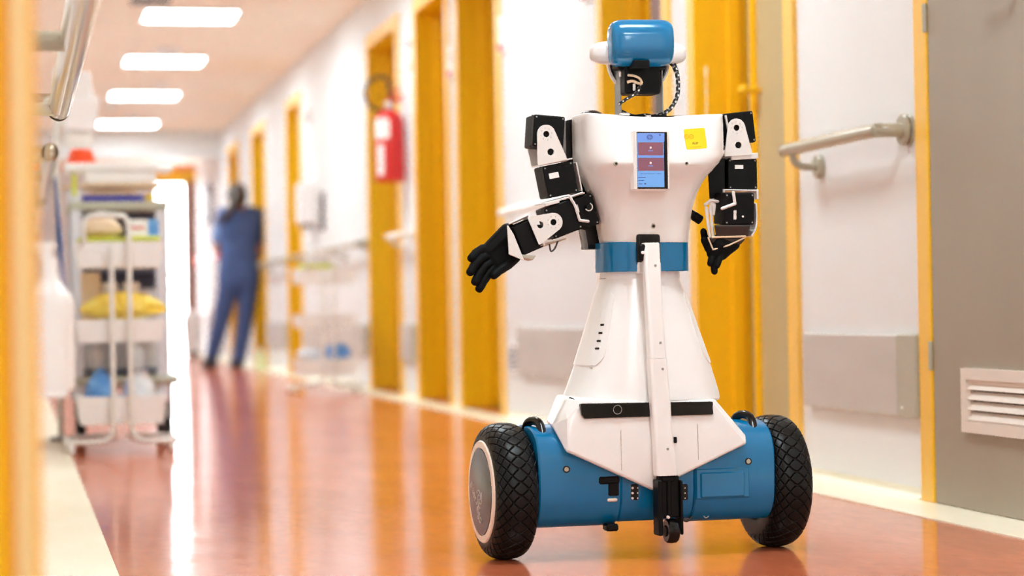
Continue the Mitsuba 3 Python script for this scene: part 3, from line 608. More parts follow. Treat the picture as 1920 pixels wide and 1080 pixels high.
p = L(1189, 157, yc_ - .006); q = L(1189, 170, yc_ - .006); rp('plug_pin', cyl(p, q, .0028, 10, .0005), M_ALU, 30)
p = L(1162.5, 140, yc_); rp('plug_pin', cyl(p + [0, 0, .006], p - [0, 0, .004], .0022, 10, .0005), M_ALU, 30)
for cx in (1158.5, 1236.5):
    p0, p1 = L(cx - 2.2, 122, .01), L(cx + 2.2, 226, .01); rp('neck_bracket', bx(p0[0], p1[0], -.008, .028, p1[2], p0[2], .0008), M_GREY, False, 'thin grey neck plate')
def cable(name, pts, r, mat=M_BRAID, seg=12, holder=robot): rp(name, tube(spline(pts, 10), r, seg, uv=mat == M_BRAID), mat, True, 'black and white braided cable' if mat == M_BRAID else None, holder)
cable('cable', [L(1256, 116, .0), L(1266, 128, -.005), L(1271, 150, -.01), L(1270, 178, -.012), L(1259, 201, -.01), L(1243, 213, -.005), L(1222, 219, 0), L(1196, 220, .005), L(1168, 222, .01)], .0043)
cable('cable', [L(1200, 160, -.045), L(1196, 172, -.05), L(1186, 179, -.045), L(1174, 186, -.03), L(1161, 195, -.01)], .0034)
cable('cable', [L(1164, 214, .0), L(1180, 217, -.012), L(1200, 220, -.015), L(1225, 219, -.01), L(1248, 216, 0)], .0036)
cable('cable', [L(1160, 206, .01), L(1172, 212, 0), L(1190, 218, .0), L(1212, 216, .005), L(1236, 222, .0)], .0036)
cable('cable', [L(1252, 115, .005), L(1262, 120, .0), L(1268, 134, .0)], .005, M_BLK)
rp('neck_plate', put(bx(-.042, .042, -.03, .03, -.005, .005, .002), 1204, 222, .01), M_BLK, False)
rp('neck_plug', put(bx(-.006, .012, -.008, .008, -.004, .004, .0015), 1168, 216, -.02), M_ALU, False); rp('neck_plug', put(bx(-.004, .006, -.006, .006, -.003, .003, .001), 1214, 219, -.025), M_ALU, False)
rp('shoulder_dome', put(lathe([(.001, .015), (.010, .0143), (.020, .010), (.0265, .003), (.0275, -.010), (.001, -.010)], 40), 1109, 221, .02), M_BLKG, 40, 'black dome on the shoulder')
rp('antenna_strip', put(bx(-.014, .014, -.01, .01, -.002, .0025, .001), 1277, 224, .0), M_BLUE, False)

# arms: servo cubes joined by white brackets
CU = .0635
def cube_mesh(w=CU, d=CU, h=CU): return rbox(w, d, h, .0035, 8)
def tongue(holes, w0, base_w, length, r, t=.003):
    """Bracket plate: a rounded tongue from its base (origin) up to a hole, in the (x, z) plane."""
    from shapely.ops import unary_union
    shape = unary_union([Point(0, length).buffer(r, 24), sbox(-base_w / 2, -.002, base_w / 2, .004)]).convex_hull
    shape = shape.difference(Point(0, length).buffer(.0062, 16)).difference(Point(w0, holes).buffer(.0068, 16))
    for k in range(8): a_ = k * math.pi / 4; shape = shape.difference(Point(.0115 * math.cos(a_), length + .0115 * math.sin(a_)).buffer(.0009, 4))
    return to_xz(ext(shape, t), -t)
def servo(holder, px, py, yl, rot, rz=0, lab=None, rx=0, size=CU):
    k = part(holder, 'servo', put(cube_mesh(size, size, size), px, py, yl, rot, rz, rx), M_BLK, 30, MR)
    if lab:
        M0 = bx(lab[0] - lab[2] / 2, lab[0] + lab[2] / 2, -size / 2 - .0006, -size / 2 + .001, lab[1] - lab[3] / 2, lab[1] + lab[3] / 2)
        part(holder, 'label', put(M0, px, py, yl, rot, rz, rx), M_LAB, False, MR)
    for sx_ in (-1, 1):
        for sz in (-1, 1):
            part(holder, 'screw', put(cyl((sx_ * .027, -size / 2 + .001, sz * .027), (sx_ * .027, -size / 2 - .0006, sz * .027), .0017, 8), px, py, yl, rot, rz, rx), M_GREY, 30, MR)
    part(holder, 'housing_seam', put(cat(bx(-size / 2 - .0003, size / 2 + .0003, -.0015 - .012, -.012, -size / 2 - .0003, size / 2 + .0003)), px, py, yl, rot, rz, rx), M_DARK, False, MR)
def hand(wrist, palm_end, fingers, thumb, pr=.021, fr=.0092):
    """Palm from wrist to knuckles, each finger a chain of its own rooted inside the palm."""
    bs = [bone(wrist[0], .019, wrist[1], .017), bone(wrist[0], .02, palm_end[0], .0165), bone(wrist[1], .017, palm_end[1], .0145), bone(palm_end[0], .0155, palm_end[1], .0145),
          Manifold.batch_hull([Manifold.sphere(.0155, 16).translate(list(map(float, q))) for q in (*wrist, *palm_end)])]
    for chain in [*fingers, thumb]:
        rr = np.linspace(fr * 1.12, fr * .92, len(chain))
        for i in range(len(chain) - 1): bs.append(bone(chain[i], rr[i], chain[i + 1], rr[i + 1], 14))
    return blend(bs, .0045, 4)

arm = fresh(robot + '__arm')
# bracket plates of the left arm in the picture, one mesh of the arm itself
tg = tongue(.019, .001, .060, .055, .0185)
br = [put(tg, 1035, 303, -.034, 12)]
br.append(put(bx(-.033, .034, -.034, .034, -.003, .0, .0008), 1034, 304, 0, 11)); br.append(put(bx(-.033, .034, .031, .034, 0, .06, .0008), 1034, 304, 0, 12))
br.append(put(bx(.0, .003, -.030, .03, -.058, .0, .0008), 1071, 306, 0, 11))
br.append(put(bx(-.034, .052, -.036, .034, -.003, .0, .0008), 1041, 374, 0, 14))
br.append(put(bx(-.034, -.004, -.040, -.034, -.001, .006, .0008), 1042, 380, 0, 14))
arm = part(robot, 'arm', br[0], M_ALU, 25, MR, 'jointed arm of black servo cubes, stretched out to the left of the picture')
for q in br[1:]: part(arm, 'bracket', q, M_ALU, 25, MR)
servo(arm, 1021, 249, .003, -4.5, 0); servo(arm, 1042.5, 338, .0, 11, 0, (-.012, .010, .020, .011))
servo(arm, 1081, 400, .006, 15, 0); servo(arm, 1048, 411, -.004, 20, 0)
part(arm, 'bracket', put(tongue(.016, -.006, .058, .043, .0185), 1001, 433, -.040, -67), M_ALU, 25, MR)
part(arm, 'bracket', put(bx(-.031, .031, -.04, .03, -.0035, 0, .0008), 1001, 434, 0, -67), M_ALU, 25, MR)
zb = [L(1068, 368, -.041), L(1078, 385, -.041), L(1087, 413, -.041), L(1103, 415, -.041)]
part(arm, 'bracket', cat(*[bone(zb[i], .0030, zb[i + 1], .0030, 8) for i in range(3)]), M_ALU, 40, MR, 'white bent bracket')
part(arm, 'bracket', hullr([L(1064, 371, -.04), L(1092, 361, -.04), L(1092, 364, .02), L(1064, 374, .02)], .002, 8), M_ALU, 30, MR)
part(arm, 'label', put(bx(-.002, .002, -.0006, .0006, -.008, .008), 1083, 391, -.0305, 15), M_LAB, False, MR)
part(arm, 'plug', put(lathe([(.001, -.005), (.006, -.005), (.007, 0), (.006, .006), (.001, .006)], 16, 'y'), 1104, 388, -.034), M_BLKG, 40, MR)
part(arm, 'plug_ring', tube([L(1104, 388, -.04) + [.0075 * math.cos(t), 0, .0075 * math.sin(t)] for t in np.linspace(-2.6, 1.2, 14)], .0014, 6), M_ALU, True, MR)
part(arm, 'hook', cat(cyl(L(1086, 420, -.02), L(1104, 425, -.02), .009, 16, .002)), M_BLK, 30, MR)
part(arm, 'servo', put(rbox(.045, .060, .060, .003, 8), 983, 445, -.002, 22), M_BLK, 30, MR)
part(arm, 'wrist_plate', hullr([L(955, 419, -.036), L(989, 404, -.034), L(989, 406, .02), L(955, 421, .02)], .0018, 8), M_ALU, 30, MR)
part(arm, 'wrist_plate', hullr([L(952, 424, -.036), L(956, 452, -.036), L(955, 476, -.036), L(981, 487, -.036), L(975, 481, -.036), L(962, 440, -.036)], .0016, 8), M_ALU, 30, MR)
part(arm, 'wrist_plate', hullr([L(958, 478, -.034), L(998, 486, -.034), L(1003, 480, -.034), L(1003, 480, .01), L(958, 478, .01), L(990, 488, .0)], .0016, 8), M_CAP, 30, MR)
part(arm, 'wrist_plate', hullr([L(1014, 460, -.036), L(1060, 446, -.036), L(1060, 448, .01), L(1014, 463, .01)], .0014, 8), M_CAP, 30, MR)
pts = spline([L(1030, 458, -.03), L(1033, 471, -.034), L(1040, 466, -.034), L(1046, 452, -.03)], 6); part(arm, 'wire', tube(pts, .0017, 8), M_HOSE, True, MR)
def F(*q): return [L(*a) for a in q]
h = hand(F((953, 437, .0), (960, 478, .0)), F((915, 472, -.004), (930, 497, -.004)),
         [F((920, 468, -.004), (905, 467, -.008), (892, 475, -.012), (884, 484, -.018)), F((920, 478, -.006), (903, 484, -.014), (890, 497, -.018), (882, 510, -.024)),
          F((924, 488, -.006), (909, 500, -.014), (898, 514, -.018), (891, 528, -.022)), F((930, 496, -.006), (917, 511, -.012), (907, 526, -.016), (899, 541, -.018))],
         F((966, 484, -.004), (952, 497, -.018), (938, 506, -.026), (926, 516, -.032)))
part(arm, 'hand', h, M_GLOVE, True, MR, 'black gloved robot hand with spread fingers')

for q, yl in (((1030, 284), -.0335), ((1011, 429), -.0385)):
    p = L(*q, yl); part(arm, 'boss', cyl(p, p + [0, .006, 0], .0085, 18, .001), M_BLK, 30, MR)
# the other arm, its forearm pointing at the camera
br = [put(tongue(.019, .001, .058, .054, .0185), 1384, 290, -.036, 3.5)]
br += [put(bx(-.029, .029, -.036, .032, -.012, .0, .0012), 1384, 290, 0, 3), put(bx(-.029, .029, .031, .034, 0, .06, .0008), 1384, 290, 0, 3)]
br += [put(bx(-.0035, .0, -.034, .033, -.07, .004, .0008), 1352, 222, 0, 10)]
br += [put(bx(-.036, .04, -.037, .03, -.003, .0, .0008), 1375, 357, 0, -1), put(bx(-.036, -.032, -.037, .03, -.020, 0, .0008), 1375, 357, 0, 0), put(bx(.036, .04, -.037, .03, -.020, 0, .0008), 1375, 357, 0, 0)]
arm2 = part(robot, 'arm', br[0], M_ALU, 25, MR, 'jointed arm of black servo cubes, bent down at the right of the picture')
for q in br[1:]: part(arm2, 'bracket', q, M_ALU, 25, MR)
servo(arm2, 1377, 242, .002, 6, 0); servo(arm2, 1382, 328, .0, 0, 0, (-.008, .014, .018, .008))
p = L(1384, 271.5, -.0355); part(arm2, 'boss', cyl(p, p + [0, .006, 0], .0085, 18, .001), M_BLK, 30, MR)
part(arm2, 'side_block', hullr([L(1328, 306, -.03), L(1357, 299, -.03), L(1357, 362, -.03), L(1332, 372, -.03), L(1352, 306, .03), L(1352, 362, .03), L(1336, 306, .02), L(1338, 366, .02)], .002, 8), M_BLK, 30, MR)
part(arm2, 'side_plate', hullr([L(1335, 220, -.02), L(1344, 216, -.03), L(1357, 276, -.03), L(1340, 285, -.02), L(1340, 216, .02), L(1345, 280, .02)], .0015, 8), M_CARB, 30, MR, 'speckled grey side plate')
part(arm2, 'bracket', hullr([L(1336, 291, -.03), L(1358, 283, -.034), L(1358, 288, -.034), L(1336, 297, -.03), L(1350, 286, .02)], .002, 8), M_ALU, 30, MR)
servo(arm2, 1376, 391, -.055, 0, 0, (-.010, -.012, .006, .018), rx=4)
zb = [L(1375, 361, -.092), L(1378, 382, -.092), L(1354, 391, -.092)]
part(arm2, 'bracket', cat(*[bone(zb[i], .0034, zb[i + 1], .0034, 8) for i in range(2)]), M_ALU, 40, MR)
p = L(1393, 406, -.0885); part(arm2, 'screw', cyl(p + [0, .002, 0], p + [0, -.001, 0], .0022, 10, .0004), M_LAB, 30, MR)
part(arm2, 'lower_block', hullr([L(1342, 424, -.084), L(1404, 424, -.084), L(1401, 440, -.076), L(1345, 440, -.076), L(1345, 424, -.02), L(1401, 440, -.02)], .003, 8), M_HOSE, 30, MR)
arcp = spline([L(1411, 383, -.06), L(1412.5, 405, -.06), L(1411, 428, -.06), L(1404, 442, -.06)], 6)
part(arm2, 'bracket', cat(*[hullr([arcp[i] + [0, -.018, 0], arcp[i + 1] + [0, -.018, 0], arcp[i] + [0, .02, 0], arcp[i + 1] + [0, .02, 0]], .002, 8) for i in range(0, len(arcp) - 1)]), M_ALU, 30, MR, 'curved white side bracket')
for pts in ([(1333, 386), (1334, 416), (1338, 444)], [(1324, 390), (1327, 416), (1331, 444)], [(1322, 384), (1332, 376), (1346, 378)]):
    q = [L(*a, -.07) for a in pts]; part(arm2, 'bracket', cat(*[bone(q[i], .0036, q[i + 1], .003, 8) for i in range(len(q) - 1)]), M_ALU, 40, MR)
part(arm2, 'bracket', hullr([L(1334, 378, -.068), L(1340, 384, -.068), L(1338, 402, -.068), L(1330, 398, -.068)], .003, 8), M_ALU, 40, MR)
q = [L(1336, 445, -.078), L(1397, 443, -.078)]; part(arm2, 'bracket', bone(q[0], .0022, q[1], .0022, 8), M_CARD, 40, MR)
q = [L(1328, 446, -.078), L(1337, 468, -.076), L(1366, 460, -.076), L(1396, 446, -.076)]
part(arm2, 'bracket', cat(*[bone(q[i], .0018, q[i + 1], .0018, 8) for i in range(3)]), M_CARD, 40, MR)
part(arm2, 'lower_block', hullr([L(1334, 448, -.072), L(1394, 448, -.072), L(1388, 455, -.068), L(1342, 462, -.068), L(1345, 450, -.03), L(1385, 452, -.03)], .003, 8), M_HOSE, 30, MR)
h = hand(F((1346, 458, -.06), (1372, 456, -.055)), F((1340, 474, -.06), (1352, 474, -.055)),
         [F((1338, 470, -.05), (1328, 456, -.045), (1321, 444, -.045), (1319, 434, -.05)), F((1338, 474, -.058), (1329, 468, -.06), (1323, 456, -.062), (1320, 450, -.066)), F((1342, 474, -.062), (1334, 486, -.068), (1332, 494, -.07)),
          F((1346, 474, -.06), (1340, 490, -.066), (1339, 504, -.068), (1339.5, 509, -.068))], F((1352, 470, -.06), (1348, 486, -.07), (1344, 498, -.072)), fr=.0072)
part(arm2, 'hand', h, M_GLOVE, True, MR, 'black gloved robot hand hanging down')
part(robot, 'side_plug', cat(cyl(L(1287, 397, -.01), L(1302, 405, -.012), .009, 16, .002), cyl(L(1300, 404, -.012), L(1315, 414, -.014), .0095, 16, .002)), M_BLK, 30, MR)

# ================================================================ fittings of the right wall
def rail(name, label, cat_, group, x, sgn, y0, y1, z, r=.0175, ends=(True, True), mat=M_RAIL, wall=W, bend=(False, True), brackets=None):
    """A wall handrail along y; bend: whether the near / far end turns into the wall, else a rounded free end."""
    t = thing(name, label, cat_, group); pts = []
    if bend[0]: pts += [(wall - sgn * .004, y0, z), (x + sgn * .035, y0 + .004, z), (x + sgn * .008, y0 + .022, z), (x, y0 + .06, z)]
    else: pts += [(x, y0, z), (x, y0 + .05, z)]
    if bend[1]: pts += [(x, y1 - .06, z), (x + sgn * .008, y1 - .022, z), (x + sgn * .035, y1 - .004, z), (wall - sgn * .004, y1, z)]
    else: pts += [(x, y1 - .05, z), (x, y1, z)]
    part(t, 'tube', tube(spline(pts, 6), r, 20), mat, True)
    for e, (yy, zz) in enumerate(((y0, z), (y1, z))):
        if not bend[e]: part(t, 'end_cap', trimesh.creation.icosphere(subdivisions=2, radius=r).apply_translation((x, yy, zz)), mat, True)
        else:
            fl_ = part(t, 'flange', cyl((wall - sgn * .009, yy, zz), (wall, yy, zz), .040, 32, .003), mat, 30)
            part(fl_, 'flange_cover', cyl((wall - sgn * .022, yy, zz), (wall - sgn * .012, yy, zz), .040, 32, .003), mat, 30)
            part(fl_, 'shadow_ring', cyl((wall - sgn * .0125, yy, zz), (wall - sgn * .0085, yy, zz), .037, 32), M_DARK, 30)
    for yb_ in (brackets or []):
        b_ = part(t, 'bracket', tube(spline([(x, yb_, z - r * .6), (x + sgn * .004, yb_, z - .035), (x + sgn * .03, yb_, z - .05), (wall, yb_, z - .05)], 6), .010, 12), mat, True)
        part(b_, 'flange', cyl((wall - sgn * .016, yb_, z - .05), (wall, yb_, z - .05), .033, 28, .003), mat, 30)
    return t
zr = 0.915
rail('handrail', 'short beige tube handrail on the white wall between the grey doors at the right', 'handrail', None, W - .082, 1, 5.231, 5.925, zr + .005, bend=(True, False), brackets=[5.86])
rail('handrail', 'pale handrail on the wall behind the robot, its end showing beside the black gloved hand', 'handrail', None, W - .082, 1, 8.36, 9.62, zr, mat=M_RAILW, bend=(True, False), brackets=[9.5, 8.8])
rail('handrail', 'very short pale handrail on the narrow wall below the fire extinguisher', 'handrail', None, W - .082, 1, 12.28, 12.75, zr, mat=M_RAILW, bend=(True, False), brackets=[12.6])
rail('handrail', 'long beige handrail on the wall above the far trolley', 'handrail', None, W - .082, 1, 14.05, 17.2, zr, mat=M_RAIL, bend=(True, False), brackets=[16.9, 15.9, 15.0])
rail('handrail', 'farthest handrail, on the wall right behind the nurse', 'handrail', None, W - .082, 1, 18.35, 19.75, zr, mat=M_RAIL, bend=(True, False), brackets=[19.5])

def bumper(label, y0, y1, cap=True):
    t = thing('wall_bumper', label, 'wall guard', None)
    part(t, 'board', bx(W - .022, W - .004, y0 + (.12 if cap else 0), y1, .205, .41, .004), M_BUMP, False)
    if cap:
        part(t, 'end_cap', bx(W - .023, W - .004, y0, y0 + .119, .205, .412, .004), M_CAP, False)
        part(t, 'screw', cyl((W - .0225, y0 + .085, .228), (W - .0245, y0 + .085, .228), .005, 12, .001), M_LAB, 30)
    part(t, 'mounting_rail', bx(W - .004, W, y0 + .03, y1 - .03, .25, .36), M_GREY, False)
bumper('grey bumper board on the white wall between the two grey doors at the right', 5.168, 5.972)
bumper('grey bumper board on the wall left of the robot\'s skirt', 8.32, 9.66)
bumper('small grey bumper board on the narrow wall below the fire extinguisher', 12.26, 12.72)
bumper('long grey bumper board on the wall behind the far trolley', 14.04, 17.25)
bumper('farthest grey bumper board, on the wall beside the nurse', 18.32, 19.78)
t = thing('air_grille', 'small pale slatted air grille low on the wall left of the robot', 'vent')
part(t, 'frame', to_yz(ext(sbox(9.70, .20, 9.93, .335).difference(sbox(9.715, .215, 9.915, .32)), .008), W - .008), M_WPL, False)
part(t, 'backing', bx(W - .002, W, 9.71, 9.92, .21, .325), M_HOSE, False)
for j in range(4): part(t, 'slat', bx(W - .008, W - .003, 9.712, 9.918, .222 + j * .026, .233 + j * .026, .001), M_WPL, False)

for yy, zz, lb in ((8.37, 1.70, 'white call switch with a red knob on the wall left of the robot head'), (9.90, 1.68, 'white call switch with a red knob beside the yellow door frame left of the robot'), (11.13, 1.69, 'white call switch with a red knob between the two deep yellow door frames')):
    t = thing('call_switch', lb, 'switch')
    part(t, 'plate', bx(W - .018, W, yy - .045, yy + .045, zz - .03, zz + .14, .004), M_WPL, False)
    part(t, 'rocker', bx(W - .022, W - .017, yy - .02, yy + .02, zz + .05, zz + .11, .002), M_LAB, False)
    part(t, 'knob', cyl((W - .018, yy, zz - .005), (W - .034, yy, zz - .005), .016, 20, .003), M_RED, 30, label='red knob')
t = thing('alarm_lamp', 'small white round lamp with a red button above the fire extinguisher', 'alarm lamp')
part(t, 'lamp', cyl((W, 12.36, 1.88), (W - .03, 12.36, 1.88), .045, 28, .006), M_WPL, 30); part(t, 'button', cyl((W, 12.36, 1.985), (W - .02, 12.36, 1.985), .014, 16, .003), M_RED, 30)
for yy, zz, lb in ((16.75, 1.97, 'round white bell on the wall, above the paper dispenser'), (15.25, 1.95, 'round white bell on the wall, nearer the fire extinguisher')):
    t = thing('wall_bell', lb, 'bell'); part(t, 'dome', lathe([(.001, .045), (.03, .043), (.055, .03), (.065, .012), (.066, 0), (.001, 0)], 32, 'x'), M_WPL, 40, np.array([[-1, 0, 0, W], [0, 1, 0, yy], [0, 0, 1, zz], [0, 0, 0, 1.0]]))
    part(t, 'mount', cyl((W - .01, yy, zz), (W, yy, zz), .07, 28, .002), M_WPL, 30)
t = thing('paper_dispenser', 'white paper dispenser on the wall beyond the fire extinguisher', 'dispenser')
part(t, 'body', bx(W - .12, W, 16.45, 16.75, 1.14, 1.46, .02), M_WPL, False); part(t, 'slot', bx(W - .10, W - .02, 16.47, 16.73, 1.13, 1.141), M_DARK, False)
part(t, 'towel', bx(W - .075, W - .06, 16.5, 16.7, 1.08, 1.135, .001), M_LAB, False)
t = thing('clipboard', 'narrow dark clipboard hanging beside the paper dispenser', 'clipboard')
part(t, 'board', bx(W - .008, W, 16.02, 16.22, 1.08, 1.36, .002), M_DARK, False); part(t, 'clip', bx(W - .016, W - .008, 16.07, 16.17, 1.33, 1.37, .003), M_MET, False)

# fire extinguisher
t = thing('fire_extinguisher', 'red fire extinguisher hanging on the wall beside an open yellow doorway', 'fire extinguisher')
ex, ey = W - .10, 12.53
rr = .083
def S_(py): return float(at(738, py, 12.53)[2])
zt, zb_ = S_(206), S_(341)
part(t, 'cylinder', lathe([(.001, zb_), (rr * .9, zb_), (rr, zb_ + .012), (rr, zt - .07), (rr * .93, zt - .045), (rr * .7, zt - .016), (rr * .35, zt), (.001, zt)], 40), M_RED, 40, RT((ex, ey, 0)), 'red cylinder')
lb = tm(*(lambda a: (a[0], a[1]))((lambda n=14: (np.array([[ (rr + .0008) * math.cos(q), (rr + .0008) * math.sin(q), z] for z in (S_(262), S_(225)) for q in np.linspace(math.radians(190), math.radians(262), n)]), [[i, i + 1, n + i + 1] for i in range(n - 1)] + [[i, n + i + 1, n + i] for i in range(n - 1)]))()))
part(t, 'instruction_label', lb, M_LAB, True, RT((ex, ey, 0)), 'white label')
lb2 = tm(*(lambda n=10: (np.array([[ (rr + .0008) * math.cos(q), (rr + .0008) * math.sin(q), z] for z in (S_(330), S_(272)) for q in np.linspace(math.radians(205), math.radians(238), n)]), [[i, i + 1, n + i + 1] for i in range(n - 1)] + [[i, n + i + 1, n + i] for i in range(n - 1)]))())
part(t, 'instruction_label', lb2, M_LAB, True, RT((ex, ey, 0)))
part(t, 'valve', cyl((ex, ey, zt - .005), (ex, ey, zt + .05), .022, 20, .004), M_MET, 30)
part(t, 'lever', hullr([(ex - .005, ey, zt + .05), (ex + .075, ey, zt + .075), (ex + .06, ey, zt + .055)], .009, 8), M_RED, 30); part(t, 'lever', hullr([(ex + .0, ey, zt + .075), (ex + .06, ey, zt + .12)], .008, 8), M_RED, 30)
part(t, 'gauge', cyl((ex - .01, ey - .022, zt + .03), (ex - .01, ey - .034, zt + .03), .016, 18, .003), M_LAB, 30)
hc = at(722, 176, 12.53); hr = 0.085
part(t, 'hose', tube(spline([(ex + .01, ey, zt + .06)] + [(ex - .052 + hr * math.cos(q), ey - .01, hc[2] + hr * 1.12 * math.sin(q)) for q in np.linspace(1.0, 4.9, 10)] , 6), .009, 10), M_HOSE, True, None, 'black hose in a loop')
part(t, 'nozzle', cyl((ex - .03, ey - .02, zt - .01), (ex - .035, ey - .05, zt - .13), .013, 14, .003), M_WPL, 30)
part(t, 'wall_bracket', cat(bx(W - .03, W, ey - .03, ey + .03, zt - .12, zt - .06, .003), bx(W - .004, W, ey - .03, ey + .03, zt - .2, zt + .05, .001)), M_MET, False)

# ================================================================ fittings of the left wall
xr = LW + .086
for y0, y1, lb in ((2.3, 4.74, 'pale tube handrail on the left wall, nearest the camera'), (6.2, 8.15, 'pale tube handrail on the left wall, second from the camera, in front of the trolley'), (8.75, 11.4, 'pale tube handrail on the left wall behind the hanging cloth'), (12.75, 15.6, 'pale tube handrail on the left wall, farthest visible')):
    t = thing('handrail', lb, 'handrail')
    pts = [(LW - .004, y0, .93), (xr - .02, y0, .93), (xr - .006, y0 + .012, .93), (xr, y0 + .05, .93), (xr, y1 - .05, .93), (xr - .006, y1 - .012, .93), (xr - .02, y1, .93), (LW - .004, y1, .93)]
    part(t, 'tube', tube(spline(pts, 6), .0235, 24), M_RAILC, True)
    for yb_ in (y0 + 1.33, ) if y1 - y0 > 2 else (y0 + .9,):
        part(t, 'bracket', cyl((LW - .002, yb_, .928), (xr - .01, yb_, .928), .0165, 18, .002), M_RAIL, 30)
    for yb_ in (y0, y1): part(t, 'flange', cyl((LW - .001, yb_, .93), (LW + .008, yb_, .93), .034, 24, .002), M_RAIL, 30)
t = thing('soap_bottle', 'white plastic bottle with sloping shoulders in a holder on the left wall, blurred in front', 'bottle')
Yb = 2.95
bc = at(95, 600, Yb); zlo, zhi, zsh, zn = at(95, 733, Yb)[2], at(95, 484, Yb)[2], at(95, 560, Yb)[2], at(95, 530, Yb)[2]
rings = [superell(bc[0], Yb, z, a * .030, a2 * .036, 3, 40) for z, a, a2 in ((zlo, .9, .9), (zlo + .004, 1, 1), (zsh - .012, 1, 1), (zsh, .95, .95), (zsh + .008, .8, .8), (zsh + .016, .55, .55), (zn + .006, .36, .33), (zn + .014, .30, .28), (zhi, .27, .25))]
part(t, 'bottle', loft(rings), M_BOT, True)
part(t, 'pump', cat(cyl((bc[0] - .004, Yb, zhi - .002), (bc[0] - .004, Yb, zhi + .014), .008, 16, .002), bx(bc[0] - .018, bc[0] + .008, Yb - .008, Yb + .03, zhi + .012, zhi + .02, .002)), M_BOT, 30)
part(t, 'holder', cat(bx(LW, LW + .012, Yb - .035, Yb + .035, zlo - .01, zhi - .03, .003), bx(LW, bc[0] + .02, Yb - .034, Yb + .034, zlo - .008, zlo + .002, .002)), M_WPL, False)
t = thing('hanging_cloth', 'blue and lavender cloth hanging from the left handrail beside the trolley', 'cloth')
v = []; n = 16; rws = 20
for i in range(rws):
    for j in range(n): u_ = j / (n - 1); s_ = i / (rws - 1); v.append((LW + .1135 + .028 * s_ + .018 * math.sin(u_ * 9 + s_ * 2) * s_ + .012 * u_, 7.35 + .34 * u_ + .01 * math.sin(s_ * 6), .945 - .50 * s_))
f = []
for i in range(rws - 1):
    for j in range(n - 1): q = i * n + j; f += [[q, q + 1, q + n + 1], [q, q + n + 1, q + n]]
M_CLOTH = pbr('cloth_blue', mikit.proc(lambda p, n, uv: mix(lin(206, 204, 226), lin(96, 120, 170), smoothstep(0.62, 0.74, p.z))), 0.8)
c_in = tm(v, f); c_out = c_in.copy(); c_out.vertices += [.004, 0, 0]; c_in.invert(); part(t, 'sheet', cat(c_in, c_out), M_CLOTH, True)

# ================================================================ instrument trolleys (central double hoop, three baskets) and what they carry
def tray(x0, x1, y0, y1, z0, z1, w=.006, flare=.012):
    o = loft([[(x0 + flare, y0 + flare, z0), (x1 - flare, y0 + flare, z0), (x1 - flare, y1 - flare, z0), (x0 + flare, y1 - flare, z0)], [(x0, y0, z1), (x1, y0, z1), (x1, y1, z1), (x0, y1, z1)]])
    i = loft([[(x0 + flare + w, y0 + flare + w, z0 + w), (x1 - flare - w, y0 + flare + w, z0 + w), (x1 - flare - w, y1 - flare - w, z0 + w), (x0 + flare + w, y1 - flare - w, z0 + w)], [(x0 + w, y0 + w, z1 + .001), (x1 - w, y0 + w, z1 + .001), (x1 - w, y1 - w, z1 + .001), (x0 + w, y1 - w, z1 + .001)]])
    mm = lambda m: Manifold(__import__('manifold3d').Mesh(np.asarray(m.vertices, np.float32), np.asarray(m.faces, np.uint32)))
    return man(mm(o) - mm(i))
LEVELS = ((.105, .205), (.396, .476), (.662, .752))
def trolley(label, x, y, rz=0.0, k=1.0):
    t = thing('trolley', label, 'trolley'); M = RT((x, y, 0), rz); M[0, :3] *= 1
    D = .17
    for z0, z1 in LEVELS: part(t, 'basket', tray(-.155 * k, .155 * k, -D, D, z0, z1), M_BPL, False, M)
    for s in (-1, 1):
        pp = [(s * .165 * k, D, .045), (s * .12, D + .02, .045), (s * .06, D + .01, .05), (s * .03, .0, .06), (s * .03, -D + .02, .06), (s * .032, -D - .02, .09), (s * .031, -D - .025, .2), (s * .031, -D - .025, .5), (s * .031, -D - .025, .80 if s > 0 else .74)]
        part(t, 'post', tube(spline(pp, 6), .0095, 12), M_RAILW, True, M)
        pp = [(s * .03, -D - .02, .1), (s * .05, -D - .02, .055), (s * .10, -D - .01, .045), (s * .175 * k, -D, .045), (s * .19 * k, -D + .03, .045), (s * .19 * k, D - .03, .045), (s * .175 * k, D, .045)]
        part(t, 'base_loop', tube(spline(pp, 6), .0095, 12), M_RAILW, True, M)
        for yy in (-D + .01, D - .01):
            c_ = part(t, 'caster', cyl((s * .175 * k - .009, yy, .021), (s * .175 * k + .009, yy, .021), .021, 20, .004), M_WPL, 30, M)
            part(c_, 'fork', bx(s * .175 * k - .011, s * .175 * k + .011, yy - .012, yy + .012, .036, .046, .002), M_MET, False, M)
    pp = [(.031, -D - .025, .80), (.022, -D - .025, .83), (-.0, -D - .025, .842), (-.09, -D - .025, .842), (-.118, -D - .025, .83), (-.125, -D - .025, .80), (-.125, -D - .015, .752)]
    part(t, 'top_hoop', tube(spline(pp, 6), .0095, 12), M_RAILW, True, M)
    return M
def lumpy(sx, sy, sz, seed, flat=0.0, amp=.25):
    m = trimesh.creation.icosphere(subdivisions=4); v = m.vertices.copy(); q = meshkit.fbm(v * 2.2 + 7 * seed, 3, seed)[:, None]
    v = v * (1 + amp * (q - .5) * 2); v[:, 2] = np.where(v[:, 2] < 0, v[:, 2] * .5, v[:, 2]); m.vertices = v * [sx, sy, sz]; m.apply_translation([0, 0, -m.bounds[0][2]]); return m
def one(name, label, cat_, mesh, mat, M, smooth=True, group=None):
    t = thing(name, label, cat_, group); part(t, '', mesh, mat, smooth, M); return t
ML = trolley('white trolley with three plastic baskets on the left, in front of the grey cart', .362, 8.2)
def onM(M, x, y, z): return M @ RT((x, y, z))
t = thing('glove_box', 'white box with red print and blue corner, top basket of the left trolley', 'box')
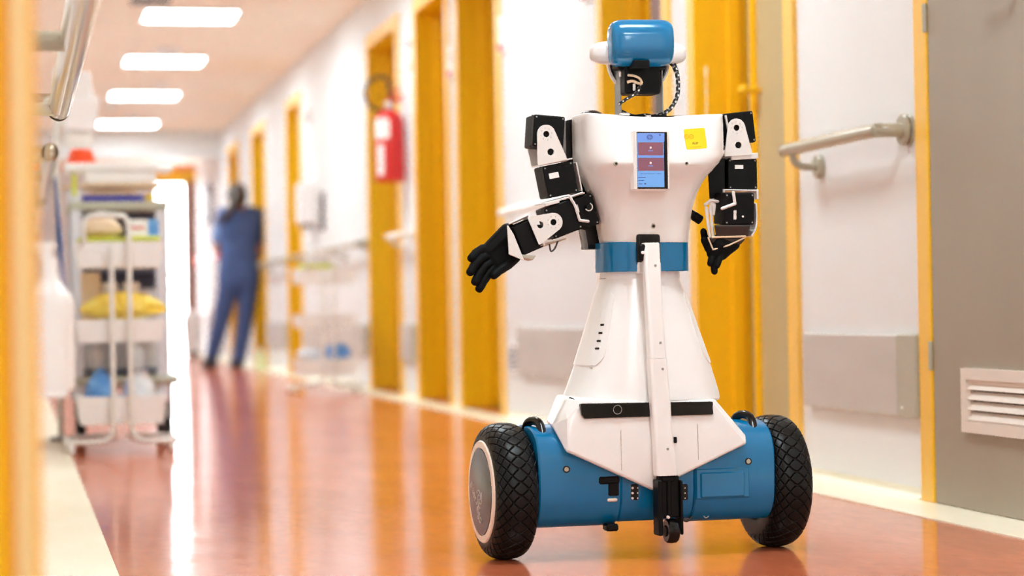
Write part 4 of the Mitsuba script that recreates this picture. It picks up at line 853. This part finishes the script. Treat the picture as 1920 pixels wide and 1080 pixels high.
part(t, 'carton', bx(-.055, .055, -.05, .05, 0, .062, .002), M_LAB, False, onM(ML, .085, -.06, .770)); part(t, 'print', bx(.018, .0556, -.0508, -.045, .004, .0625), M_BAGB, False, onM(ML, .085, -.06, .770)); part(t, 'print', bx(-.048, .005, -.0508, -.045, .028, .036), M_RED, False, onM(ML, .085, -.06, .770))
t = thing('spray_bottle', 'pale bottle with a cap sticking up from the top basket of the left trolley', 'bottle')
part(t, 'bottle', lathe([(.001, 0), (.04, 0), (.043, .01), (.043, .03), (.03, .050), (.014, .058), (.001, .058)], 28), M_BOT, 40, onM(ML, -.045, .05, .770)); part(t, 'cap', cat(cyl((0, 0, .056), (0, 0, .085), .014, 16, .003), bx(-.03, .012, -.008, .008, .080, .098, .003)), M_BOT, 30, onM(ML, -.045, .05, .770))
one('folded_towel', 'pale folded towel heaped in the top basket of the left trolley', 'towel', lumpy(.075, .055, .05, 3, amp=.14), M_CARD, onM(ML, -.06, -.065, .770))
one('lime_cloth', 'lime green cloth along the rim of the top basket of the left trolley', 'cloth', bx(-.145, .145, -.15, .12, 0, .016, .006), M_LIME, onM(ML, .0, .0, .7525), False)
one('cardboard_box', 'small beige cardboard box in the middle basket of the left trolley', 'box', bx(-.034, .034, -.035, .035, 0, .245, .002), M_CARD, onM(ML, -.095, .10, .403), False)
for xx, lb in ((-.028, 'white tub with a round lid behind the yellow bag on the left trolley'), (.05, 'narrow white tub behind the yellow bag on the left trolley')):
    t = thing('tub', lb, 'tub'); part(t, 'pot', lathe([(.001, 0), (.026, 0), (.028, .19), (.001, .19)], 24), M_BOT, 40, onM(ML, xx, .09, .403)); part(t, 'lid', lathe([(.001, .19), (.031, .19), (.031, .206), (.001, .21)], 24), M_WPL, 40, onM(ML, xx, .09, .403))
one('yellow_bag', 'yellow plastic bag filling the middle basket of the left trolley', 'bag', lumpy(.150, .095, .062, 8, amp=.2), M_BAGY, onM(ML, .015, -.055, .477))
one('blue_bag', 'crumpled blue plastic bag in the bottom basket of the left trolley', 'bag', lumpy(.056, .10, .125, 11, amp=.25), M_BAGB, onM(ML, -.068, -.02, .112))
one('clear_bag', 'clear white plastic bag in the bottom basket of the left trolley', 'bag', lumpy(.060, .10, .12, 13, amp=.25), M_CLEARW, onM(ML, .066, -.02, .112))
MF = trolley('white trolley with three plastic baskets against the right wall, beyond the fire extinguisher', 1.83, 13.55, 0.0, 1.15)
one('lime_cloth', 'lime green cloth in the top basket of the far trolley', 'cloth', bx(-.145, .06, -.15, .13, 0, .03, .008), M_LIME, onM(MF, -.0, 0, .7525), False)
one('blue_pouch', 'small blue pouch at the right end of the far trolley\'s top basket', 'pouch', lumpy(.035, .05, .05, 17), M_BAGB, onM(MF, .11, -.05, .67))
one('blue_bag', 'bright blue plastic bag in the bottom basket of the far trolley', 'bag', lumpy(.085, .12, .06, 19, amp=.25), M_BAGB, onM(MF, .075, -.02, .207))
one('white_bag', 'white plastic bag in the bottom basket of the far trolley', 'bag', lumpy(.07, .11, .05, 21, amp=.25), M_CLEARW, onM(MF, -.095, -.02, .207))

# grey ward cart behind the left trolley
Yc = 8.62
def cx_(px, y=Yc): return float(at(px, 500, y)[0])
def cz_(py, y=Yc): return float(at(215, py, y)[2])
t = thing('ward_cart', 'grey ward cart with dark open shelves behind the white trolley on the left', 'cart')
xa, xb = cx_(131), cx_(317)
part(t, 'worktop', bx(xa, xb, Yc, Yc + .55, cz_(393), cz_(377), .004), M_CART, False)
for x0, x1, zt_ in ((cx_(134), cx_(155), cz_(345)), (cx_(293), cx_(316), cz_(393))):
    part(t, 'post', bx(x0, x1, Yc + .01, Yc + .06, .16, zt_, .006), M_CARTP, False); part(t, 'post', bx(x0, x1, Yc + .49, Yc + .54, .16, zt_, .006), M_CARTP, False)
part(t, 'back_panel', bx(cx_(150), cx_(300), Yc + .30, Yc + .32, cz_(540), cz_(393)), M_CARTD, False); part(t, 'lower_panel', bx(cx_(150), cx_(300), Yc + .30, Yc + .32, .20, cz_(540)), M_BPL, False)
for py in (505, 610, 694): part(t, 'shelf', bx(cx_(150), cx_(300), Yc + .03, Yc + .3, cz_(py + 5), cz_(py)), M_CARTD, False)
part(t, 'bumper', bx(cx_(128), cx_(333), Yc - .01, Yc + .56, cz_(722), cz_(706), .01), M_CART, False)
part(t, 'shelf', bx(cx_(122), cx_(303), Yc, Yc + .25, cz_(350), cz_(346), .003), M_CARD, False)
part(t, 'handle', tube(spline([(cx_(317), Yc + .1, cz_(515)), (cx_(328), Yc + .1, cz_(518)), (cx_(326), Yc + .1, cz_(540)), (cx_(317), Yc + .1, cz_(545))], 6), .007, 10), M_BLK, True)
for xx in (cx_(150), cx_(312)):
    for yy in (Yc + .06, Yc + .48):
        c_ = part(t, 'caster', cyl((xx - .014, yy, .05), (xx + .014, yy, .05), .05, 24, .006), M_BLK, 30); part(c_, 'fork', bx(xx - .018, xx + .018, yy - .02, yy + .02, .09, cz_(715), .004), M_GREY, False)
for px, lb in ((178, 'white bottle on the lowest shelf of the ward cart, left of the trolley posts'), (256, 'white bottle on the lowest shelf of the ward cart, right of the trolley posts')):
    q = thing('bottle', lb, 'bottle'); M = RT((cx_(px), Yc + .12, cz_(694) + .001))
    part(q, 'body', lathe([(.001, 0), (.026, 0), (.028, .006), (.028, .07), (.012, .085), (.001, .085)], 24), M_BOT, 40, M); part(q, 'cap', cyl((0, 0, .085), (0, 0, .103), .012, 14, .002), M_WPL, 30, M)
t = thing('storage_box', 'white lidded plastic box on top of the ward cart', 'box')
part(t, 'body', bx(cx_(161), cx_(296), Yc + .006, Yc + .24, cz_(346) + .001, cz_(321), .012), M_WPL, False); part(t, 'lid', bx(cx_(124), cx_(300), Yc + .0, Yc + .25, cz_(321), cz_(305), .006), M_WPL, False)
part(t, 'grip', hullr([(cx_(301), Yc + .1, cz_(313)), (cx_(324), Yc + .1, cz_(314)), (cx_(301), Yc + .2, cz_(313)), (cx_(324), Yc + .2, cz_(314))], .014, 10), M_WPL, 30)
t = thing('orange_bowl', 'orange plastic bowl upside down on the white box on the ward cart', 'bowl')
oz = cz_(305) + .001; part(t, '', lathe([(.001, .056), (.036, .056), (.041, .052), (.055, .008), (.060, .006), (.060, 0), (.001, 0)], 36), M_ORG, 40, RT((cx_(157), Yc + .1, oz)))
t = thing('ring_binder', 'dark blue ring binder lying on the worktop of the ward cart', 'binder')
bz = cz_(377) + .001; part(t, 'cover', bx(cx_(156), cx_(272), Yc + .04, Yc + .3, bz, bz + .022, .002), M_BINB, False); part(t, 'pages', bx(cx_(160), cx_(270), Yc + .05, Yc + .29, bz + .022, bz + .026), M_LAB, False)
t = thing('papers', 'loose papers on the blue ring binder', 'papers'); part(t, '', cat(bx(cx_(168), cx_(262), Yc + .06, Yc + .26, bz + .0265, bz + .034), bx(cx_(176), cx_(255), Yc + .05, Yc + .24, bz + .034, bz + .040)), M_CARD, False)
t = thing('sponge', 'pale yellow sponge beside the blue ring binder on the ward cart', 'sponge'); part(t, '', bx(cx_(277), cx_(293), Yc + .05, Yc + .13, bz, bz + .03, .006), M_BAGY, False)
t = thing('monitor', 'white monitor on a pole above the ward cart, by the left wall', 'monitor'); Ym = 8.9
def mx(px): return float(at(px, 200, Ym)[0])
def mz(py): return float(at(150, py, Ym)[2])
part(t, 'housing', hullr([(mx(124), Ym, mz(140)), (mx(165), Ym, mz(140)), (mx(172), Ym, mz(196)), (mx(124), Ym, mz(196)), (mx(124), Ym + .16, mz(146)), (mx(160), Ym + .16, mz(146)), (mx(168), Ym + .16, mz(196)), (mx(124), Ym + .16, mz(196))], .012, 12), M_WPL, 30)
part(t, 'lower_housing', hullr([(mx(126), Ym - .01, mz(186)), (mx(182), Ym - .01, mz(186)), (mx(174), Ym - .01, mz(240)), (mx(126), Ym - .01, mz(240)), (mx(126), Ym + .14, mz(186)), (mx(178), Ym + .14, mz(190)), (mx(170), Ym + .14, mz(240)), (mx(126), Ym + .14, mz(240))], .010, 12), M_WPL, 30)
part(t, 'base', bx(mx(122), mx(172), Ym, Ym + .12, mz(272), mz(250), .006), M_RAILW, False)
part(t, 'pole', cyl((mx(106), Ym + .06, .0), (mx(106), Ym + .06, mz(125)), .012, 14, .003), M_RAILW, 30); part(t, 'arm', bx(mx(106), mx(126), Ym + .045, Ym + .075, mz(232), mz(222), .003), M_RAILW, False)
part(t, 'foot', cyl((mx(106), Ym + .06, .003), (mx(106), Ym + .06, .02), .045, 24, .004), M_GREY, 30)
t = thing('yellow_tag', 'yellow tag hanging at the left post of the ward cart', 'tag'); part(t, 'card', bx(cx_(137), cx_(146), Yc - .004, Yc + .002, cz_(366), cz_(327), .001), M_LIME, False); part(t, 'hook', cyl((cx_(141), Yc, cz_(328)), (cx_(141), Yc + .02, cz_(322)), .003, 8), M_MET, 30)

# ================================================================ the far end
t = thing('picture_frame', 'narrow dark framed panel on the white wall beyond the lintel', 'picture')
pf0, pf1 = atx(398, 385, W)[1], atx(386, 385, W)[1]; pz0, pz1 = atx(392, 420, W)[2], atx(392, 345, W)[2]
part(t, 'frame', bx(W - .03, W, pf0, pf1, pz0, pz1, .006), M_CARTD, False); part(t, 'panel', bx(W - .034, W - .028, pf0 + .1, pf1 - .1, pz0 + .06, pz1 - .06), M_GREY, False)
t = thing('orange_rail', 'orange red guard board on the wall just left of the nurse', 'wall guard')
oy0, oy1 = atx(411, 480, W)[1], atx(371, 480, W)[1]; oz_ = atx(390, 483, W)[2]; part(t, 'board', bx(W - .03, W - .004, oy0, oy1, oz_ - .05, oz_ + .05, .006), M_ORG, False); part(t, 'mounting', bx(W - .005, W, oy0 + .1, oy1 - .1, oz_ - .02, oz_ + .02), M_GREY, False)
t = thing('waste_bin', 'white rounded bin at the far end of the corridor beside the bright door', 'bin')
wp = at(363, 645, 26.5); part(t, 'body', lathe([(.001, .04), (.09, .04), (.11, .08), (.125, .40), (.12, .47), (.09, .52), (.001, .54)], 32), M_WPL, 40, RT((wp[0], 26.5, .0))); part(t, 'base', lathe([(.001, 0), (.085, 0), (.09, .04), (.001, .04)], 28), M_DARK, 40, RT((wp[0], 26.5, 0)))
k = struct('door_15', 'brown leaf beside the bright door at the far end')
b0, b1 = at(347, 500, 27.7), at(369, 500, 27.7); part(k, 'leaf', bx(b0[0], min(b1[0], W - .01), 27.68, 27.72, .004, at(357, 345, 27.7)[2], .003), M_BROWN, False); part(k, 'handle', cyl((b0[0] + .05, 27.68, 1.0), (b0[0] + .05, 27.66, 1.0), .02, 12, .003), M_MET, 30)
t = thing('floor_bottle', 'small pale green bottle on the floor by the wall behind the nurse', 'bottle')
part(t, 'bottle', lathe([(.001, 0), (.045, 0), (.048, .01), (.046, .12), (.02, .16), (.001, .16)], 24), M_LIME if False else pbr('pale_green', lin(222, 228, 176), 0.4), 40, RT((2.05, 19.3, 0.003))); part(t, 'cap', cyl((2.05, 19.3, .16), (2.05, 19.3, .19), .017, 14, .003), M_WPL, 30)
# ceiling devices
def az(px, py): d = ray(px, py); return EYE + d * ((H - EYE[2]) / d[2])
for px, py, r, lb in ((316, 91, .10, 'round white smoke detector on the ceiling between the two nearest light panels'), (302, 155, .07, 'round white smoke detector before the third ceiling light panel'), (209, 194, .10, 'round white ceiling device left of the third light panel'), (247, 218, .08, 'round pale ceiling device just before the farthest light panel')):
    p = az(px, py); t = thing('smoke_detector', lb, 'smoke detector')
    part(t, 'base', cyl((p[0], p[1], H), (p[0], p[1], H - .015), r, 32, .003), M_WPL, 30); part(t, 'head', cyl((p[0], p[1], H - .015), (p[0], p[1], H - .045), r * .7, 32, .01), M_LAB, 30)
p = az(282, 2); t = thing('ceiling_vent', 'dark ceiling vent at the top edge of the picture', 'vent'); part(t, 'frame', bx(p[0] - .12, p[0] + .12, p[1] - .14, p[1] + .1, H - .012, H, .003), M_HOSE, False)
for j in range(5): part(t, 'slat', bx(p[0] - .105, p[0] + .105, p[1] - .12 + j * .04, p[1] - .1 + j * .04, H - .018, H - .012, .001), M_GREY, False)

# ================================================================ the nurse
YP = 20.3
def N(px, py, dy=0.0): return at(px, py, YP + dy)
nurse = thing('person', 'person in blue scrubs with dark hair walking away, seen from behind, down the corridor', 'person')
J = dict(hd=N(444, 369), hd2=N(442, 376, .03), nk=N(452, 390, .01), ch=N(452, 412), wa=N(448, 468), pl=N(447, 522), sl=N(421, 403), sr=N(483, 404), hl=N(430, 532), hr=N(466, 532), kl=N(414, 604, .03), kr=N(459, 606, -.02), al=N(398, 664, .06), ar=N(447, 676, -.04),
         el=N(407, 447, .06), er=N(492, 452, .08), wl=N(409, 470, .24), wr=N(486, 478, .26))
hb = Manifold.sphere(.098, 24).scale([.82, .98, 1.12]).translate(list(J['hd']))
bones = [hb, bone(J['hd2'], .06, J['nk'], .05), bone(J['nk'], .052, J['ch'], .045), bone(J['sl'], .052, J['sr'], .052), Manifold.batch_hull([Manifold.sphere(.04, 16).translate(list(map(float, q))) for q in (J['ch'] - [.07, 0, 0], J['ch'] + [.07, 0, 0], J['wa'] - [.05, 0, 0], J['wa'] + [.05, 0, 0])]),
         Manifold.batch_hull([Manifold.sphere(.045, 16).translate(list(map(float, q))) for q in (J['wa'] - [.045, 0, 0], J['wa'] + [.045, 0, 0], J['hl'], J['hr'])])]
for s in 'lr':
    bones += [bone(J['s' + s], .05, J['e' + s], .038), bone(J['e' + s], .038, J['w' + s], .027), bone(J['h' + s], .082, J['k' + s], .052), bone(J['k' + s], .052, J['a' + s], .036), bone(J['a' + s], .036, J['a' + s] + [-.02 if s == 'l' else 0, .10, -.03], .03)]
    w_ = J['w' + s]; d_ = np.array([.02 if s == 'l' else -.02, .07, -.01]); bones.append(bone(w_, .027, w_ + d_ * .9, .024))
    for kf in range(4): b_ = w_ + d_ * .85 + [0, 0, .024 - .016 * kf]; e_ = b_ + [.022 if s == 'l' else -.022, .05 - .008 * abs(kf - 1), -.004]; bones += [bone(b_, .009, e_, .008, 10), bone(e_, .008, e_ + [.018 if s == 'l' else -.018, .012, -.008], .007, 10)]
    bones.append(bone(w_ + d_ * .4, .011, w_ + d_ * .8 + [.03 if s == 'l' else -.03, -.0, .03], .009, 10))
nose = N(441, 372, .098); bones.append(bone(nose - [0, .01, 0], .014, nose + [0, .01, -.012], .011, 10))
for q in (N(427, 371), N(461, 371)): bones.append(bone(q + [0, 0, .015], .012, q - [0, 0, .015], .009, 10))
part(nurse, 'body', blend(bones, .018, 8), M_SKIN, True, None, 'skin of the arms and neck')
for dx in (-.03, .03): part(nurse, 'eye', trimesh.creation.icosphere(subdivisions=2, radius=.013).apply_translation(J['hd'] + [dx, .083, .01]), M_LAB, True)
part(nurse, 'mouth', bone(J['hd'] + [-.02, .092, -.05], .006, J['hd'] + [.02, .092, -.05], .006, 8), M_RED if False else M_HOSE, True)
hair = [Manifold.sphere(.106, 24).scale([.86, .95, 1.10]).translate(list(J['hd'] + [.002, -.022, .012]))]
hp = [N(448, 366, -.10), N(440, 384, -.13), N(430, 398, -.13), N(420, 410, -.11), N(414, 420, -.10)]
for i, (a, b) in enumerate(zip((.052, .045, .036, .026), (.045, .036, .026, .014))): hair.append(bone(hp[i], a, hp[i + 1], b))
part(nurse, 'hair', blend(hair, .014, 6), M_HAIR, True, None, 'dark hair in a long pony tail')
tun = [Manifold.batch_hull([Manifold.sphere(r, 16).scale([1, .8, 1]).translate(list(map(float, q))) for q, r in ((J['sl'] + [.02, 0, -.02], .075), (J['sr'] + [-.02, 0, -.02], .075), (N(432, 396), .05), (N(470, 396), .05), (J['wa'] - [.07, 0, 0], .095), (J['wa'] + [.07, 0, 0], .095))]),
       Manifold.batch_hull([Manifold.sphere(r, 16).scale([1, .9, 1]).translate(list(map(float, q))) for q, r in ((J['wa'] - [.07, 0, 0], .095), (J['wa'] + [.07, 0, 0], .095), (N(430, 520), .11), (N(466, 520), .11))]) - Manifold.cube([2, 2, .4], True).translate([J['pl'][0], YP, N(448, 534)[2] - .2]),
       bone(J['sr'], .075, J['er'] + (J['sr'] - J['er']) * .12, .06), bone(J['sl'], .075, J['sl'] + (J['el'] - J['sl']) * .45, .064)]
part(nurse, 'tunic', blend(tun, .018, 4), M_SCRUB, True, None, 'blue scrub tunic')
part(nurse, 'sleeve', blend([bone(J['sl'] + (J['el'] - J['sl']) * .35, .066, J['el'] + (J['sl'] - J['el']) * .02, .056)], .014, 2), M_SLEEVE, True, None, 'light blue sleeve')
trs = [Manifold.batch_hull([Manifold.sphere(.104, 16).translate(list(map(float, q))) for q in (N(434, 524), N(463, 524), J['hl'], J['hr'])])]
for s in 'lr': trs += [bone(J['h' + s], .102, J['k' + s], .076), bone(J['k' + s], .076, J['a' + s] + [0, 0, .0], .062)]
part(nurse, 'trousers', blend(trs, .018, 4), M_SCRUBD, True, None, 'blue scrub trousers')
for s in 'lr':
    a_ = J['a' + s]; ft = np.array([-.045 if s == 'l' else -.03, .14, 0]); z_ = .045
    part(nurse, 'shoe', blend([Manifold.batch_hull([Manifold.sphere(.045, 16).translate([a_[0], a_[1] - .03, z_]), Manifold.sphere(.042, 16).translate([a_[0] + ft[0], a_[1] + ft[1], .042]), Manifold.sphere(.05, 16).translate([a_[0], a_[1], z_ + .03])])], .014, 2), M_SHOE, True, None, 'dark shoe')
